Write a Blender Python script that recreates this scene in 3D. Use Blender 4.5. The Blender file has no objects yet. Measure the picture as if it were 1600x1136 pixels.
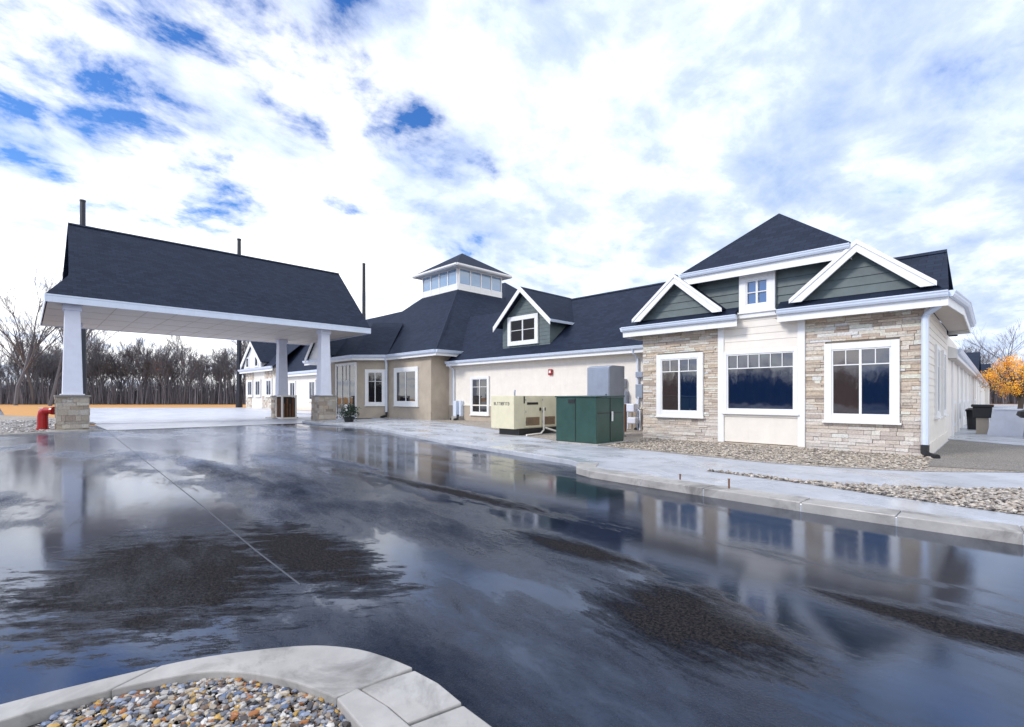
import bpy, bmesh, math, random
from mathutils import Vector, Matrix, noise
R = math.radians
rnd = random.Random(7)
scene = bpy.context.scene
col = scene.collection

# ------------------------------------------------------------------ materials
def mat(name):
    m = bpy.data.materials.new(name); m.use_nodes = True
    nt = m.node_tree
    return m, nt, nt.nodes["Principled BSDF"]

def N(nt, typ, **kw):
    n = nt.nodes.new(typ)
    for k, v in kw.items():
        if k.startswith('i_'):
            n.inputs[k[2:].replace('_', ' ')].default_value = v
        else:
            setattr(n, k, v)
    return n

def ramp(nt, fac, stops, interp='LINEAR'):
    r = nt.nodes.new('ShaderNodeValToRGB'); r.color_ramp.interpolation = interp
    while len(r.color_ramp.elements) < len(stops): r.color_ramp.elements.new(0.5)
    for e, (p, c) in zip(r.color_ramp.elements, stops):
        e.position = p
        e.color = (c, c, c, 1) if isinstance(c, (int, float)) else (*c, 1)
    nt.links.new(fac, r.inputs[0])
    return r.outputs[0]

def mixc(nt, fac, a, b, blend='MIX'):
    m = nt.nodes.new('ShaderNodeMix'); m.data_type = 'RGBA'; m.blend_type = blend
    for s, v in ((0, fac), (6, a), (7, b)):
        if hasattr(v, 'is_linked'): nt.links.new(v, m.inputs[s])
        else: m.inputs[s].default_value = v if s == 0 or len(v) == 4 else (*v, 1)
    return m.outputs[2]

def mth(nt, op, a, b=None, clamp=False):
    m = nt.nodes.new('ShaderNodeMath'); m.operation = op; m.use_clamp = clamp
    for i, v in enumerate((a, b)):
        if v is None: continue
        if hasattr(v, 'is_linked'): nt.links.new(v, m.inputs[i])
        else: m.inputs[i].default_value = v
    return m.outputs[0]

def pos(nt, scale=(1, 1, 1), rot=(0, 0, 0), uv=False):
    if uv:
        src = N(nt, 'ShaderNodeTexCoord').outputs['UV']
    else:
        src = N(nt, 'ShaderNodeNewGeometry').outputs['Position']
    mp = N(nt, 'ShaderNodeMapping'); mp.inputs['Scale'].default_value = scale
    mp.inputs['Rotation'].default_value = rot
    nt.links.new(src, mp.inputs['Vector'])
    return mp.outputs[0]

def posr(nt, ang, along, across):
    """position in a frame turned by ang degrees, features long in that direction"""
    mp = N(nt, 'ShaderNodeMapping', vector_type='TEXTURE')
    mp.inputs['Rotation'].default_value = (0, 0, R(ang)); mp.inputs['Scale'].default_value = (along, across, 1)
    nt.links.new(N(nt, 'ShaderNodeNewGeometry').outputs['Position'], mp.inputs['Vector'])
    return mp.outputs[0]

def noi(nt, vec, scale, detail=4, rough=.55, dist=0.0):
    n = N(nt, 'ShaderNodeTexNoise')
    n.inputs['Scale'].default_value = scale; n.inputs['Detail'].default_value = detail
    n.inputs['Roughness'].default_value = rough; n.inputs['Distortion'].default_value = dist
    nt.links.new(vec, n.inputs['Vector'])
    return n.outputs['Fac']

def bump(nt, bs, h, strength=.3, dist=.01):
    b = N(nt, 'ShaderNodeBump'); b.inputs['Strength'].default_value = strength
    b.inputs['Distance'].default_value = dist
    nt.links.new(h, b.inputs['Height']); nt.links.new(b.outputs[0], bs.inputs['Normal'])

def painted(name, c, rough=.5, var=.08, scale=3.0, metal=0.0, bmp=.1, streak=True):
    m, nt, bs = mat(name)
    v = pos(nt)
    n = noi(nt, v, scale, 6, .6)
    cc = mixc(nt, ramp(nt, n, [(.3, 0), (.75, 1)]), tuple(x * (1 - var) for x in c), tuple(min(1, x * (1 + var)) for x in c))
    if streak:
        st = noi(nt, pos(nt, (9, 9, .5)), 1, 5, .6)
        cc = mixc(nt, ramp(nt, st, [(.55, 0), (.8, .35)]), cc, tuple(x * .8 for x in c))
    nt.links.new(cc, bs.inputs['Base Color'])
    bs.inputs['Roughness'].default_value = rough
    bs.inputs['Metallic'].default_value = metal
    if bmp: bump(nt, bs, noi(nt, v, 60, 3), bmp, .004)
    return m

M = {}
M['trim'] = painted('white_trim', (.79, .80, .81), .42, .04)
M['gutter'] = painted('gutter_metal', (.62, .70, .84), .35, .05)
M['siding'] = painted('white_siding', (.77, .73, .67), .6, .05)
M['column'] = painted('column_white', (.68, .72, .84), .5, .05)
M['green'] = painted('green_siding', (.105, .138, .145), .6, .18)
M['stucco'] = painted('tan_stucco', (.43, .37, .30), .85, .14, 1.3, bmp=.8)
M['soffit'] = painted('soffit', (.56, .50, .45), .6, .06)
M['metal'] = painted('grey_metal', (.30, .34, .42), .3, .08, metal=.4)
M['yellow'] = painted('cream_enclosure', (.66, .62, .45), .4, .08)
M['xgreen'] = painted('dark_green_cabinet', (.020, .062, .052), .32, .2)
M['red'] = painted('red_paint', (.35, .008, .008), .3, .2)
M['black'] = painted('black_plastic', (.012, .013, .016), .4, .2)
M['pole'] = painted('dark_bronze_pole', (.012, .016, .028), .5, .2)
M['brown'] = painted('dark_brown_wood', (.022, .014, .01), .7, .4)
M['conc_wall'] = painted('pale_concrete_wall', (.62, .65, .74), .7, .08)
M['soil'] = painted('dark_wet_soil', (.02, .017, .014), .6, .4)
M['seam'] = painted('seam_sealant', (.05, .055, .07), .5, .3)
M['rust'] = painted('rusty_steel', (.16, .07, .03), .8, .3)

def shingle():
    m, nt, bs = mat('dark_shingles')
    uv = pos(nt, uv=True)
    br = N(nt, 'ShaderNodeTexBrick', offset=.5, squash=1.0)
    nt.links.new(uv, br.inputs['Vector'])
    br.inputs['Scale'].default_value = 1
    br.inputs['Brick Width'].default_value = .33; br.inputs['Row Height'].default_value = .17
    br.inputs['Mortar Size'].default_value = .008; br.inputs['Bias'].default_value = 0
    br.inputs['Color1'].default_value = (.007, .013, .031, 1)
    br.inputs['Color2'].default_value = (.017, .027, .055, 1)
    br.inputs['Mortar'].default_value = (.003, .004, .010, 1)
    n2 = noi(nt, uv, .6, 5, .6)
    c = mixc(nt, ramp(nt, n2, [(.3, 0), (.7, .4)]), br.outputs['Color'], (.019, .028, .052))
    gr = noi(nt, uv, 180, 2)
    c = mixc(nt, ramp(nt, gr, [(.45, 0), (.75, .5)]), c, (.030, .042, .072))
    nt.links.new(c, bs.inputs['Base Color'])
    bs.inputs['Roughness'].default_value = .72
    bs.inputs['Specular IOR Level'].default_value = .16
    bump(nt, bs, mth(nt, 'ADD', br.outputs['Fac'], mth(nt, 'MULTIPLY', gr, -.4)), -.45, .008)
    return m
M['roof'] = shingle()

def attr_mat(name, rough=.8, sc=25, amt=.35, bmp=.5, dist=.01):
    m, nt, bs = mat(name)
    a = N(nt, 'ShaderNodeAttribute', attribute_name='Col')
    n = noi(nt, pos(nt), sc, 6, .65)
    c = mixc(nt, ramp(nt, n, [(.3, 0), (.75, 1)]), mixc(nt, amt, a.outputs['Color'], (.02, .018, .016)), a.outputs['Color'])
    nt.links.new(c, bs.inputs['Base Color'])
    bs.inputs['Roughness'].default_value = rough
    bump(nt, bs, n, bmp, dist)
    return m
M['stone'] = attr_mat('ledge_stone', .85, 22, .38, .9, .02)
M['pebble'] = attr_mat('wet_pebbles', .35, 60, .25, .4, .003)
M['leaf'] = attr_mat('leaf', .55, 8, .1, 0, .001)
M['bark'] = attr_mat('bark', .9, 6, .3, .3, .02)

def glass(name, c, rough=.03, spec=1.0, wav=.012):
    m, nt, bs = mat(name)
    bs.inputs['Base Color'].default_value = (*c, 1)
    bs.inputs['Roughness'].default_value = rough
    bs.inputs['IOR'].default_value = 1.75
    bs.inputs['Specular IOR Level'].default_value = spec
    n = noi(nt, pos(nt), 1.3, 2)
    bump(nt, bs, n, wav, .2)
    return m
M['glass'] = glass('window_glass', (.004, .014, .046))  # blue of the reflected sky put into the base colour
M['glass_brown'] = glass('brownish_window_glass', (.045, .034, .034))  # brownish pane colour, used on one sash only
M['glass_blue'] = glass('sky_reflection_glass', (.012, .06, .20))  # sky reflection painted as a saturated blue base
M['glass_dim'] = glass('window_glass_dim', (.012, .012, .016))
M['glass_sky'] = glass('clerestory_glass', (.17, .30, .48), .04)  # bright sky in the lantern panes painted as a pale base
M['shade'] = painted('window_blind', (.16, .14, .13), .6, .1)

def concrete(name, base, wet=.5, joints=None, rough_lo=.12, rough_hi=.7, sc=.5, bm=.25, st=.5):
    m, nt, bs = mat(name)
    v = pos(nt)
    a = noi(nt, v, sc, 6, .6, .3); b = noi(nt, v, 14, 6, .7)
    stain = noi(nt, pos(nt, (1, 1, 1)), 1.7, 7, .7, .6)
    c = mixc(nt, ramp(nt, a, [(.35, 0), (.65, 1)]), tuple(x * .74 for x in base), base)
    c = mixc(nt, ramp(nt, b, [(.35, .45), (.6, 0)]), c, tuple(x * .7 for x in base))
    c = mixc(nt, ramp(nt, stain, [(.50, 0), (.66, st)]), c, tuple(x * .42 for x in base))
    nt.links.new(c, bs.inputs['Base Color'])
    wr = ramp(nt, noi(nt, pos(nt, (.6, 1.3, 1)), .8, 5, .6, .4), [(wet - .12, rough_lo), (wet + .12, rough_hi)])
    nt.links.new(wr, bs.inputs['Roughness'])
    bump(nt, bs, noi(nt, v, 45, 4, .7), bm, .004)
    return m
M['walk'] = concrete('damp_concrete', (.49, .52, .58), .5)
M['apron'] = concrete('wet_concrete_apron', (.70, .74, .84), .6, rough_lo=.3, rough_hi=.6, bm=.05, st=.15)
M['kerb'] = concrete('kerb_concrete', (.43, .42, .41), .45, rough_lo=.3, st=1.0, sc=2.2)

def asphalt():
    m, nt, bs = mat('wet_asphalt')
    v = pos(nt)
    # aggregate
    fine = noi(nt, v, 48, 6, .8); mid = noi(nt, v, 9, 6, .65)
    vor = N(nt, 'ShaderNodeTexVoronoi'); vor.inputs['Scale'].default_value = 85
    nt.links.new(v, vor.inputs['Vector'])
    # streaky wetness running along the drive
    wet1 = noi(nt, pos(nt, (.16, .42, 1), (0, 0, R(-6))), 1.0, 4, .5, .15)
    wet2 = noi(nt, posr(nt, -9, .9, .34), 1.0, 9, .72, .25)
    wet = mth(nt, 'ADD', mth(nt, 'MULTIPLY', wet1, .75), mth(nt, 'MULTIPLY', wet2, .25))
    sep = N(nt, 'ShaderNodeSeparateXYZ'); nt.links.new(v, sep.inputs[0])
    wobs = [mth(nt, 'MULTIPLY', mth(nt, 'SUBTRACT', noi(nt, posr(nt, a_, .55, .17), 1.0, 12, .82, .1), .5), k_) for a_, k_ in ((52, 3.4), (-7, 2.6))]
    dry = None
    for (cx, cy, rx, ry, k) in [(-5.3, .85, 1.5, .95, 1.0), (-5.0, 2.0, 1.5, .42, .85), (-1.5, 3.35, .7, .6, .75),
                                (-.3, 4.45, .8, .25, .7), (-6.8, 4.95, 3.2, .22, .7), (-3.0, 4.0, .9, .22, .6), (-10.5, 5.3, 2.0, .25, .5),
                                (-13, 2.9, 3.0, .4, .3), (.3, 2.6, .7, .5, .3)]:
        dx = mth(nt, 'DIVIDE', mth(nt, 'SUBTRACT', sep.outputs[0], cx), rx)
        dy = mth(nt, 'DIVIDE', mth(nt, 'SUBTRACT', sep.outputs[1], cy), ry)
        d = mth(nt, 'SQRT', mth(nt, 'ADD', mth(nt, 'MULTIPLY', dx, dx), mth(nt, 'MULTIPLY', dy, dy)))
        e = mth(nt, 'MULTIPLY', mth(nt, 'SUBTRACT', 1.15, mth(nt, 'ADD', d, wobs[0] if cx < -3.9 and cx > -6 else wobs[1]), clamp=False), k * 2.2, clamp=True)
        dry = e if dry is None else mth(nt, 'MAXIMUM', dry, e)
    w = mth(nt, 'SUBTRACT', wet, mth(nt, 'MULTIPLY', dry, .26))
    w = mth(nt, 'ADD', mth(nt, 'MULTIPLY', mth(nt, 'SUBTRACT', w, .5), 1.75), .5)
    for (cx, cy, rx, ry, k) in [(-5, 6.0, 9, 1.9, .16), (-22, 6, 11, 6, .13), (-3.3, 2.3, 1.6, .9, .10), (-18, 0, 8, 4, .08), (-1.22, 3.85, .5, .65, .30), (-6.6, -.2, 1.3, 1.0, .12)]:
        dx = mth(nt, 'DIVIDE', mth(nt, 'SUBTRACT', sep.outputs[0], cx), rx)
        dy = mth(nt, 'DIVIDE', mth(nt, 'SUBTRACT', sep.outputs[1], cy), ry)
        d = mth(nt, 'ADD', mth(nt, 'MULTIPLY', dx, dx), mth(nt, 'MULTIPLY', dy, dy))
        w = mth(nt, 'ADD', w, mth(nt, 'MULTIPLY', mth(nt, 'SUBTRACT', 1.0, d, clamp=True), k))
    puddle = ramp(nt, w, [(.36, 0), (.52, 1)])
    rough = ramp(nt, w, [(.16, .7), (.30, .42), (.42, .19), (.62, .06)])
    base = mixc(nt, ramp(nt, vor.outputs['Distance'], [(.0, 0), (.6, 1)]), (.011, .017, .036), (.002, .004, .010))
    base = mixc(nt, ramp(nt, mid, [(.35, 0), (.7, .6)]), base, (.004, .010, .028))
    base = mixc(nt, mth(nt, 'MULTIPLY', dry, .8), base, mixc(nt, ramp(nt, fine, [(.42, 0), (.60, 1)]), (.003, .003, .003), (.046, .040, .037)))
    # base blends paler and slightly rougher towards the canopy
    pale_mask = ramp(nt, mth(nt, 'ADD', mth(nt, 'MULTIPLY', mth(nt, 'ADD', sep.outputs[0], 8.0), -.07), mth(nt, 'MULTIPLY', mth(nt, 'SUBTRACT', noi(nt, posr(nt, -7, 3.0, .8), 1, 6, .6), .5), 1.6)), [(.0, 0), (.7, 1)])
    pale_mask = mth(nt, 'MULTIPLY', pale_mask, ramp(nt, mth(nt, 'MULTIPLY', sep.outputs[1], .1), [(.0, .35), (.22, 1), (.9, 1), (1.0, .2)]))
    base = mixc(nt, mth(nt, 'MULTIPLY', pale_mask, .7), base, (.22, .26, .36))
    rough = mth(nt, 'ADD', rough, mth(nt, 'MULTIPLY', pale_mask, .10))
    nt.links.new(base, bs.inputs['Base Color'])
    grain = noi(nt, pos(nt, (1, 1.6, 1)), 17, 8, .85)
    rough = mth(nt, 'ADD', rough, mth(nt, 'MULTIPLY', mth(nt, 'SUBTRACT', grain, .44, clamp=True), mth(nt, 'ADD', mth(nt, 'MULTIPLY', mth(nt, 'SUBTRACT', 1.0, puddle), 1.6), .10)))
    nt.links.new(rough, bs.inputs['Roughness'])
    bs.inputs['IOR'].default_value = 1.72
    bs.inputs['Specular Tint'].default_value = (.48, .66, 1, 1)
    spec = ramp(nt, w, [(.16, .04), (.34, .16), (.50, .45), (.66, 1.0)])
    nt.links.new(spec, bs.inputs['Specular IOR Level'])
    inv = mth(nt, 'SUBTRACT', 1.0, puddle)
    h = mth(nt, 'ADD', mth(nt, 'MULTIPLY', mth(nt, 'ADD', mth(nt, 'MULTIPLY', vor.outputs['Distance'], -.6), mth(nt, 'MULTIPLY', fine, .8)), mth(nt, 'ADD', mth(nt, 'MULTIPLY', inv, 1.3), .02)),
            mth(nt, 'ADD', mth(nt, 'MULTIPLY', noi(nt, v, 7, 3), .10), mth(nt, 'MULTIPLY', grain, mth(nt, 'ADD', mth(nt, 'MULTIPLY', inv, .6), .03))))
    bump(nt, bs, h, .75, .007)
    return m
M['asphalt'] = asphalt()

def gravel_ground(name, a, b, sc=30):
    m, nt, bs = mat(name)
    v = pos(nt)
    vor = N(nt, 'ShaderNodeTexVoronoi'); vor.inputs['Scale'].default_value = sc
    nt.links.new(v, vor.inputs['Vector'])
    c = mixc(nt, vor.outputs['Color'], a, b)
    s = N(nt, 'ShaderNodeSeparateColor'); nt.links.new(vor.outputs['Color'], s.inputs[0])
    c = mixc(nt, s.outputs[0], a, b)
    c = mixc(nt, ramp(nt, vor.outputs['Distance'], [(.3, 0), (.75, .8)]), c, (.03, .026, .022))
    c = mixc(nt, ramp(nt, noi(nt, v, .7, 5), [(.4, 0), (.7, .5)]), c, tuple(x * .5 for x in a))
    nt.links.new(c, bs.inputs['Base Color']); bs.inputs['Roughness'].default_value = .8
    bump(nt, bs, vor.outputs['Distance'], -.8, .02)
    return m
M['gravel'] = gravel_ground('gravel_bed', (.40, .35, .30), (.62, .56, .50), 26)
M['gravel_dark'] = gravel_ground('grey_gravel', (.24, .22, .20), (.38, .36, .33), 40)

def field():
    m, nt, bs = mat('dry_field')
    v = pos(nt)
    c = mixc(nt, noi(nt, v, .08, 6), (.62, .30, .08), (.50, .27, .09))
    c = mixc(nt, ramp(nt, noi(nt, v, 3, 5), [(.4, 0), (.7, .4)]), c, (.30, .17, .06))
    nt.links.new(c, bs.inputs['Base Color']); bs.inputs['Roughness'].default_value = .9
    return m
M['field'] = field()

# ------------------------------------------------------------------ mesh builder
ORG = {}
class MB:
    def __init__(s, mtx=None):
        s.v = []; s.f = []; s.c = []; s.m = mtx
    def add(s, vs, fs, c=(1, 1, 1)):
        o = len(s.v)
        for p in vs:
            p = Vector(p)
            s.v.append(s.m @ p if s.m else p)
        for f in fs:
            s.f.append(tuple(i + o for i in f)); s.c.append(c)
    def box(s, x0, y0, z0, x1, y1, z1, c=(1, 1, 1)):
        s.add([(x, y, z) for z in (z0, z1) for y in (y0, y1) for x in (x0, x1)],
              [(0, 2, 3, 1), (4, 5, 7, 6), (0, 1, 5, 4), (2, 6, 7, 3), (0, 4, 6, 2), (1, 3, 7, 5)], c)
    def prism(s, pts, off, c=(1, 1, 1)):
        n = len(pts); off = Vector(off)
        vs = [Vector(p) for p in pts] + [Vector(p) + off for p in pts]
        s.add(vs, [tuple(range(n))[::-1], tuple(range(n, 2 * n))] + [(i, (i + 1) % n, n + (i + 1) % n, n + i) for i in range(n)], c)
    def sweep(s, p0, p1, prof, c=(1, 1, 1)):
        """prof: (out, up) pairs; out = horizontal normal to the left of p0->p1 negated"""
        p0 = Vector(p0); p1 = Vector(p1); d = p1 - p0
        out = Vector((d.y, -d.x, 0)).normalized()
        up = Vector((0, 0, 1))
        n = len(prof)
        vs = [p + out * a + up * b for p in (p0, p1) for a, b in prof]
        s.add(vs, [tuple(range(n)), tuple(range(n, 2 * n))[::-1]] + [(i, n + i, n + (i + 1) % n, (i + 1) % n) for i in range(n)], c)
    def tube(s, pts, r, n=8, c=(1, 1, 1), caps=True):
        pts = [Vector(p) for p in pts]
        rs = r if isinstance(r, (list, tuple)) else [r] * len(pts)
        vs = []; prev = None
        for i, p in enumerate(pts):
            d = (pts[min(i + 1, len(pts) - 1)] - pts[max(i - 1, 0)]).normalized()
            a = d.orthogonal().normalized() if prev is None else (prev - d * prev.dot(d)).normalized()
            prev = a; b = d.cross(a)
            for k in range(n):
                t = 2 * math.pi * k / n
                vs.append(p + (a * math.cos(t) + b * math.sin(t)) * rs[i])
        fs = []
        for i in range(len(pts) - 1):
            for k in range(n):
                fs.append((i * n + k, i * n + (k + 1) % n, (i + 1) * n + (k + 1) % n, (i + 1) * n + k))
        if caps:
            fs.append(tuple(range(n))[::-1]); fs.append(tuple(range((len(pts) - 1) * n, len(pts) * n)))
        s.add(vs, fs, c)
    def disc(s, c0, r, h, n=16, c=(1, 1, 1)):
        s.tube([c0, (c0[0], c0[1], c0[2] + h)], r, n, c)
    def build(s, name, m, parent=None, bevel=0, smooth=False, recalc=True, label=None, origin=None):
        vs = s.v
        if origin is None:
            xs = [p.x for p in vs]; ys = [p.y for p in vs]; zs = [p.z for p in vs]
            origin = Vector(((min(xs) + max(xs)) / 2, (min(ys) + max(ys)) / 2, min(zs)))
        origin = Vector(origin)
        me = bpy.data.meshes.new(name)
        me.from_pydata([p - origin for p in vs], [], s.f)
        ca = me.color_attributes.new('Col', 'FLOAT_COLOR', 'CORNER')
        uv = me.uv_layers.new(name='UVMap')
        if recalc and len(s.f) < 20000:
            pass
        uvd = []; cd = []
        for p, c in zip(me.polygons, s.c):
            n = p.normal
            if abs(n.z) > .999 or (n.x == 0 and n.y == 0): u = Vector((1, 0, 0)); w = Vector((0, 1, 0))
            else:
                u = Vector((-n.y, n.x, 0)).normalized(); w = n.cross(u)
                if w.z < 0: w = -w
            for vi in p.vertices:
                q = me.vertices[vi].co + origin
                uvd += [q.dot(u), q.dot(w)]
                cd += [c[0], c[1], c[2], 1.0]
        uv.data.foreach_set('uv', uvd); ca.data.foreach_set('color', cd)
        if recalc and len(s.f) < 30000:
            bm = bmesh.new(); bm.from_mesh(me); bmesh.ops.recalc_face_normals(bm, faces=bm.faces); bm.to_mesh(me); bm.free()
        if smooth:
            me.polygons.foreach_set('use_smooth', [True] * len(me.polygons))
        me.materials.append(m); me.update()
        o = bpy.data.objects.new(name, me); col.objects.link(o)
        po = Vector((0, 0, 0))
        if parent is not None:
            o.parent = parent; po = ORG[parent]
        o.location = origin - po
        ORG[o] = origin
        if bevel:
            b = o.modifiers.new('bevel', 'BEVEL'); b.width = bevel; b.segments = 2; b.limit_method = 'ANGLE'; b.angle_limit = R(40)
        if label: o['label'] = label
        return o

def tag(o, label=None, cat=None, group=None, kind=None):
    if label: o['label'] = label
    if cat: o['category'] = cat
    if group: o['group'] = group
    if kind: o['kind'] = kind
    return o

def empty(name, loc, label, cat, group=None):
    o = bpy.data.objects.new(name, None); col.objects.link(o)
    o.location = loc; ORG[o] = Vector(loc); o.empty_display_size = .3
    return tag(o, label, cat, group)

def frame(o, u, n):
    """local (u, n, z) axes -> world"""
    u = Vector(u).normalized(); n = Vector(n).normalized()
    return Matrix(((u.x, n.x, 0, o[0]), (u.y, n.y, 0, o[1]), (u.z, n.z, 1, o[2]), (0, 0, 0, 1)))

FRONT = ((1, 0, 0), (0, -1, 0))
SIDE = ((0, 1, 0), (1, 0, 0))

wr = random.Random(77)
def window(parent, origin, un, w, h, cas=.13, mull=(), transom=None, small=(), pane='glass', proud=.06, sill=True, mat_='trim', name='window', label=None, brown_pane=False):
    """origin: lower outer corner of the casing. mull: fractions of inner width; small: muntin fractions above the transom"""
    F = frame(origin, *un)
    b = MB(F)
    b.box(0, -.02, 0, cas, proud, h); b.box(w - cas, -.02, 0, w, proud, h)
    b.box(cas, -.02, h - cas, w - cas, proud - .003, h); b.box(cas, -.02, 0, w - cas, proud - .003, cas)
    if sill: b.box(-.04, -.02, -.05, w + .04, proud + .05, -.001)
    win = b.build(name, M[mat_], parent, bevel=.006, label=label)
    iw = w - 2 * cas; ih = h - 2 * cas
    s = MB(F)   # sash frame
    t = .035; y1 = proud - .022
    for a, c in ((cas, cas + t), (w - cas - t, w - cas)): s.box(a, -.01, cas + .001, c, y1, h - cas - .001)
    s.box(cas + t, -.01, cas, w - cas - t, y1, cas + t); s.box(cas + t, -.01, h - cas - t, w - cas - t, y1, h - cas)
    for f in mull: s.box(cas + iw * f - .028, -.01, cas + t, cas + iw * f + .028, y1, h - cas - t)
    if transom:
        zt = cas + ih * transom
        s.box(cas + t, -.01, zt - .014, w - cas - t, y1 - .006, zt + .014)
        for f in small: s.box(cas + iw * f - .011, -.01, zt + .014, cas + iw * f + .011, y1 - .006, h - cas - t)
    s.build('sash', M['trim'], win, bevel=.004)
    xs = [cas + .01] + [cas + iw * f for f in mull] + [w - cas - .01]
    for k in range(len(xs) - 1):
        e0, e1 = wr.uniform(0, .006), wr.uniform(0, .006)
        g = MB(F); g.prism([(xs[k], .004 + e0, cas + .01), (xs[k + 1], .004 + e1, cas + .01), (xs[k + 1], .004 + e1 * .4, h - cas - .01), (xs[k], .004 + e0 * .4, h - cas - .01)], (0, .004, 0))
        g.build('pane', M['glass_brown' if (brown_pane and k == 0) else pane], win)
    return win

GUT = [(0, 0), (0, .13), (.02, .14), (.13, .14), (.13, .115), (.11, .085), (.105, .05), (.075, 0)]
def gutter(parent, pts, fascia=.2, drop=.0, mat_='gutter', both=True, size=1.0):
    b = MB(); f = MB()
    for a, c in zip(pts[:-1], pts[1:]):
        b.sweep(a, c, [(x * size, y * size) for x, y in GUT])
        f.sweep(Vector(a) + Vector((0, 0, -fascia + .06 - drop)), Vector(c) + Vector((0, 0, -fascia + .06 - drop)), [(-.025, 0), (-.004, 0), (-.004, fascia), (-.025, fascia)])
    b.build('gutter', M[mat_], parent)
    if both: f.build('fascia', M['trim'], parent)

def roof(parent, polys, t=.07, name='roof', label=None):
    b = MB()
    for p in polys: b.prism(p, (0, 0, -t))
    return b.build(name, M['roof'], parent, label=label)

def lap(b, x0, x1, z0, z1, yb, expo=.16, th=.016, skip=()):
    """lap siding boards on local (u,n,z)"""
    z = z0; k = 0
    while z < z1 - .01:
        zt = min(z + expo, z1)
        segs = [(x0, x1)]
        for (a, c, d, e) in skip:
            if zt > d + .01 and z < e - .01:
                ns = []
                for (p, q) in segs:
                    if c <= p or a >= q: ns.append((p, q)); continue
                    if a > p: ns.append((p, a))
                    if c < q: ns.append((c, q))
                segs = ns
        for p, q in segs:
            b.add([(p, yb, z), (q, yb, z), (q, yb + th, z), (p, yb + th, z), (p, yb, zt), (q, yb, zt), (q, yb + .002, zt), (p, yb + .002, zt)],
                  [(0, 1, 2, 3), (3, 2, 6, 7), (7, 6, 5, 4), (0, 3, 7, 4), (1, 5, 6, 2), (0, 4, 5, 1)])
        z = zt; k += 1

def lap_tri(b, xa, xb, zfoot, xm, ztop, yb, expo=.2, th=.016):
    """lap boards clipped to a triangle"""
    z = zfoot
    while z < ztop - .02:
        zt = min(z + expo, ztop - .01)
        def xs(zz):
            f = (zz - zfoot) / (ztop - zfoot)
            return xa + (xm - xa) * f, xb + (xm - xb) * f
        p0, q0 = xs(z); p1, q1 = xs(zt)
        b.add([(p0, yb, z), (q0, yb, z), (q0, yb + th, z), (p0, yb + th, z), (p1, yb, zt), (q1, yb, zt), (q1, yb + .002, zt), (p1, yb + .002, zt)],
              [(0, 1, 2, 3), (3, 2, 6, 7), (7, 6, 5, 4), (0, 3, 7, 4), (1, 5, 6, 2), (0, 4, 5, 1)])
        z = zt

STC = [(.78, .68, .56), (.82, .73, .62), (.68, .57, .47), (.84, .77, .67), (.56, .46, .38), (.78, .70, .62), (.70, .58, .45), (.86, .81, .74)]
def stones(b, x0, x1, z0, z1, skip=(), seed=1, tone=1.0, pale=0.0, hmin=.045, hmax=.115):
    """ledgestone courses in local (u, n, z): every stone its own block, u along the wall"""
    r = random.Random(seed); z = z0
    while z < z1 - .02:
        h = min(r.uniform(hmin, hmax), z1 - z)
        if z1 - (z + h) < .03: h = z1 - z
        x = x0 - r.uniform(0, .0)
        while x < x1 - .01:
            l = r.uniform(.12, .58)
            if x1 - (x + l) < .1: l = x1 - x
            segs = [(x, x + l)]
            for (a, c, d, e) in skip:
                if z + h > d and z < e:
                    ns = []
                    for p, q in segs:
                        if c <= p or a >= q: ns.append((p, q)); continue
                        if a - p > .01: ns.append((p, a))
                        if q - c > .01: ns.append((c, q))
                    segs = ns
            for p, q in segs:
                pr = r.uniform(.012, .05); g = .0035; k = r.uniform(.8, 1.12) * tone
                c = r.choice(STC)
                low = max(0, 1 - (z - z0) / 1.6) * pale
                c = tuple(min(.8, (cc * k) * (1 - low) + low * w) for cc, w in zip(c, (.72, .69, .69)))
                j = lambda s_: r.uniform(-s_, s_)
                p2, q2 = p + g, q - g
                za, zb = z + g, z + h - g
                b.add([(p2, -.02, za), (q2, -.02, za), (q2, pr + j(.008), za + j(.004)), (p2, pr + j(.008), za + j(.004)),
                       (p2, -.02, zb), (q2, -.02, zb), (q2, pr + j(.008), zb + j(.004)), (p2, pr + j(.008), zb + j(.004))],
                      [(0, 1, 2, 3), (3, 2, 6, 7), (7, 6, 5, 4), (0, 3, 7, 4), (1, 5, 6, 2), (0, 4, 5, 1)], c)
            x += l
        z += h

# ------------------------------------------------------------------ ground and setting
Z0 = .05      # raised pavements
ZA = -.06     # asphalt
def sheet(name, pts, z, m, thick=None, kind='structure'):
    b = MB()
    if thick: b.prism([(x, y, z - thick) for x, y in pts], (0, 0, thick))
    else: b.add([(x, y, z) for x, y in pts], [tuple(range(len(pts)))])
    o = b.build(name, m)
    o['kind'] = kind
    return o
# the ground reaches the horizon
sheet('ground', [(-900, -900), (900, -900), (900, 900), (-900, 900)], -.085, M['field'])
sheet('parking_lot', [(-97, -60), (-150, -92), (60, -92), (60, 8), (8, 9), (0, 12), (-20, 17), (-30, 17), (-30, 8), (-33, 3.0), (-45, -.8), (-97, -2.5)], ZA, M['asphalt'])
apron_pts = [(-28.95, 12.6), (-28.9, 8), (-28.9, 3.1), (-29.3, 2.7), (-50, 2.7), (-96.7, 1.2), (-76, 22.2), (-40, 22.2), (-28.95, 17)]
sheet('driveway_apron', apron_pts, -.05, M['apron'])
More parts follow.
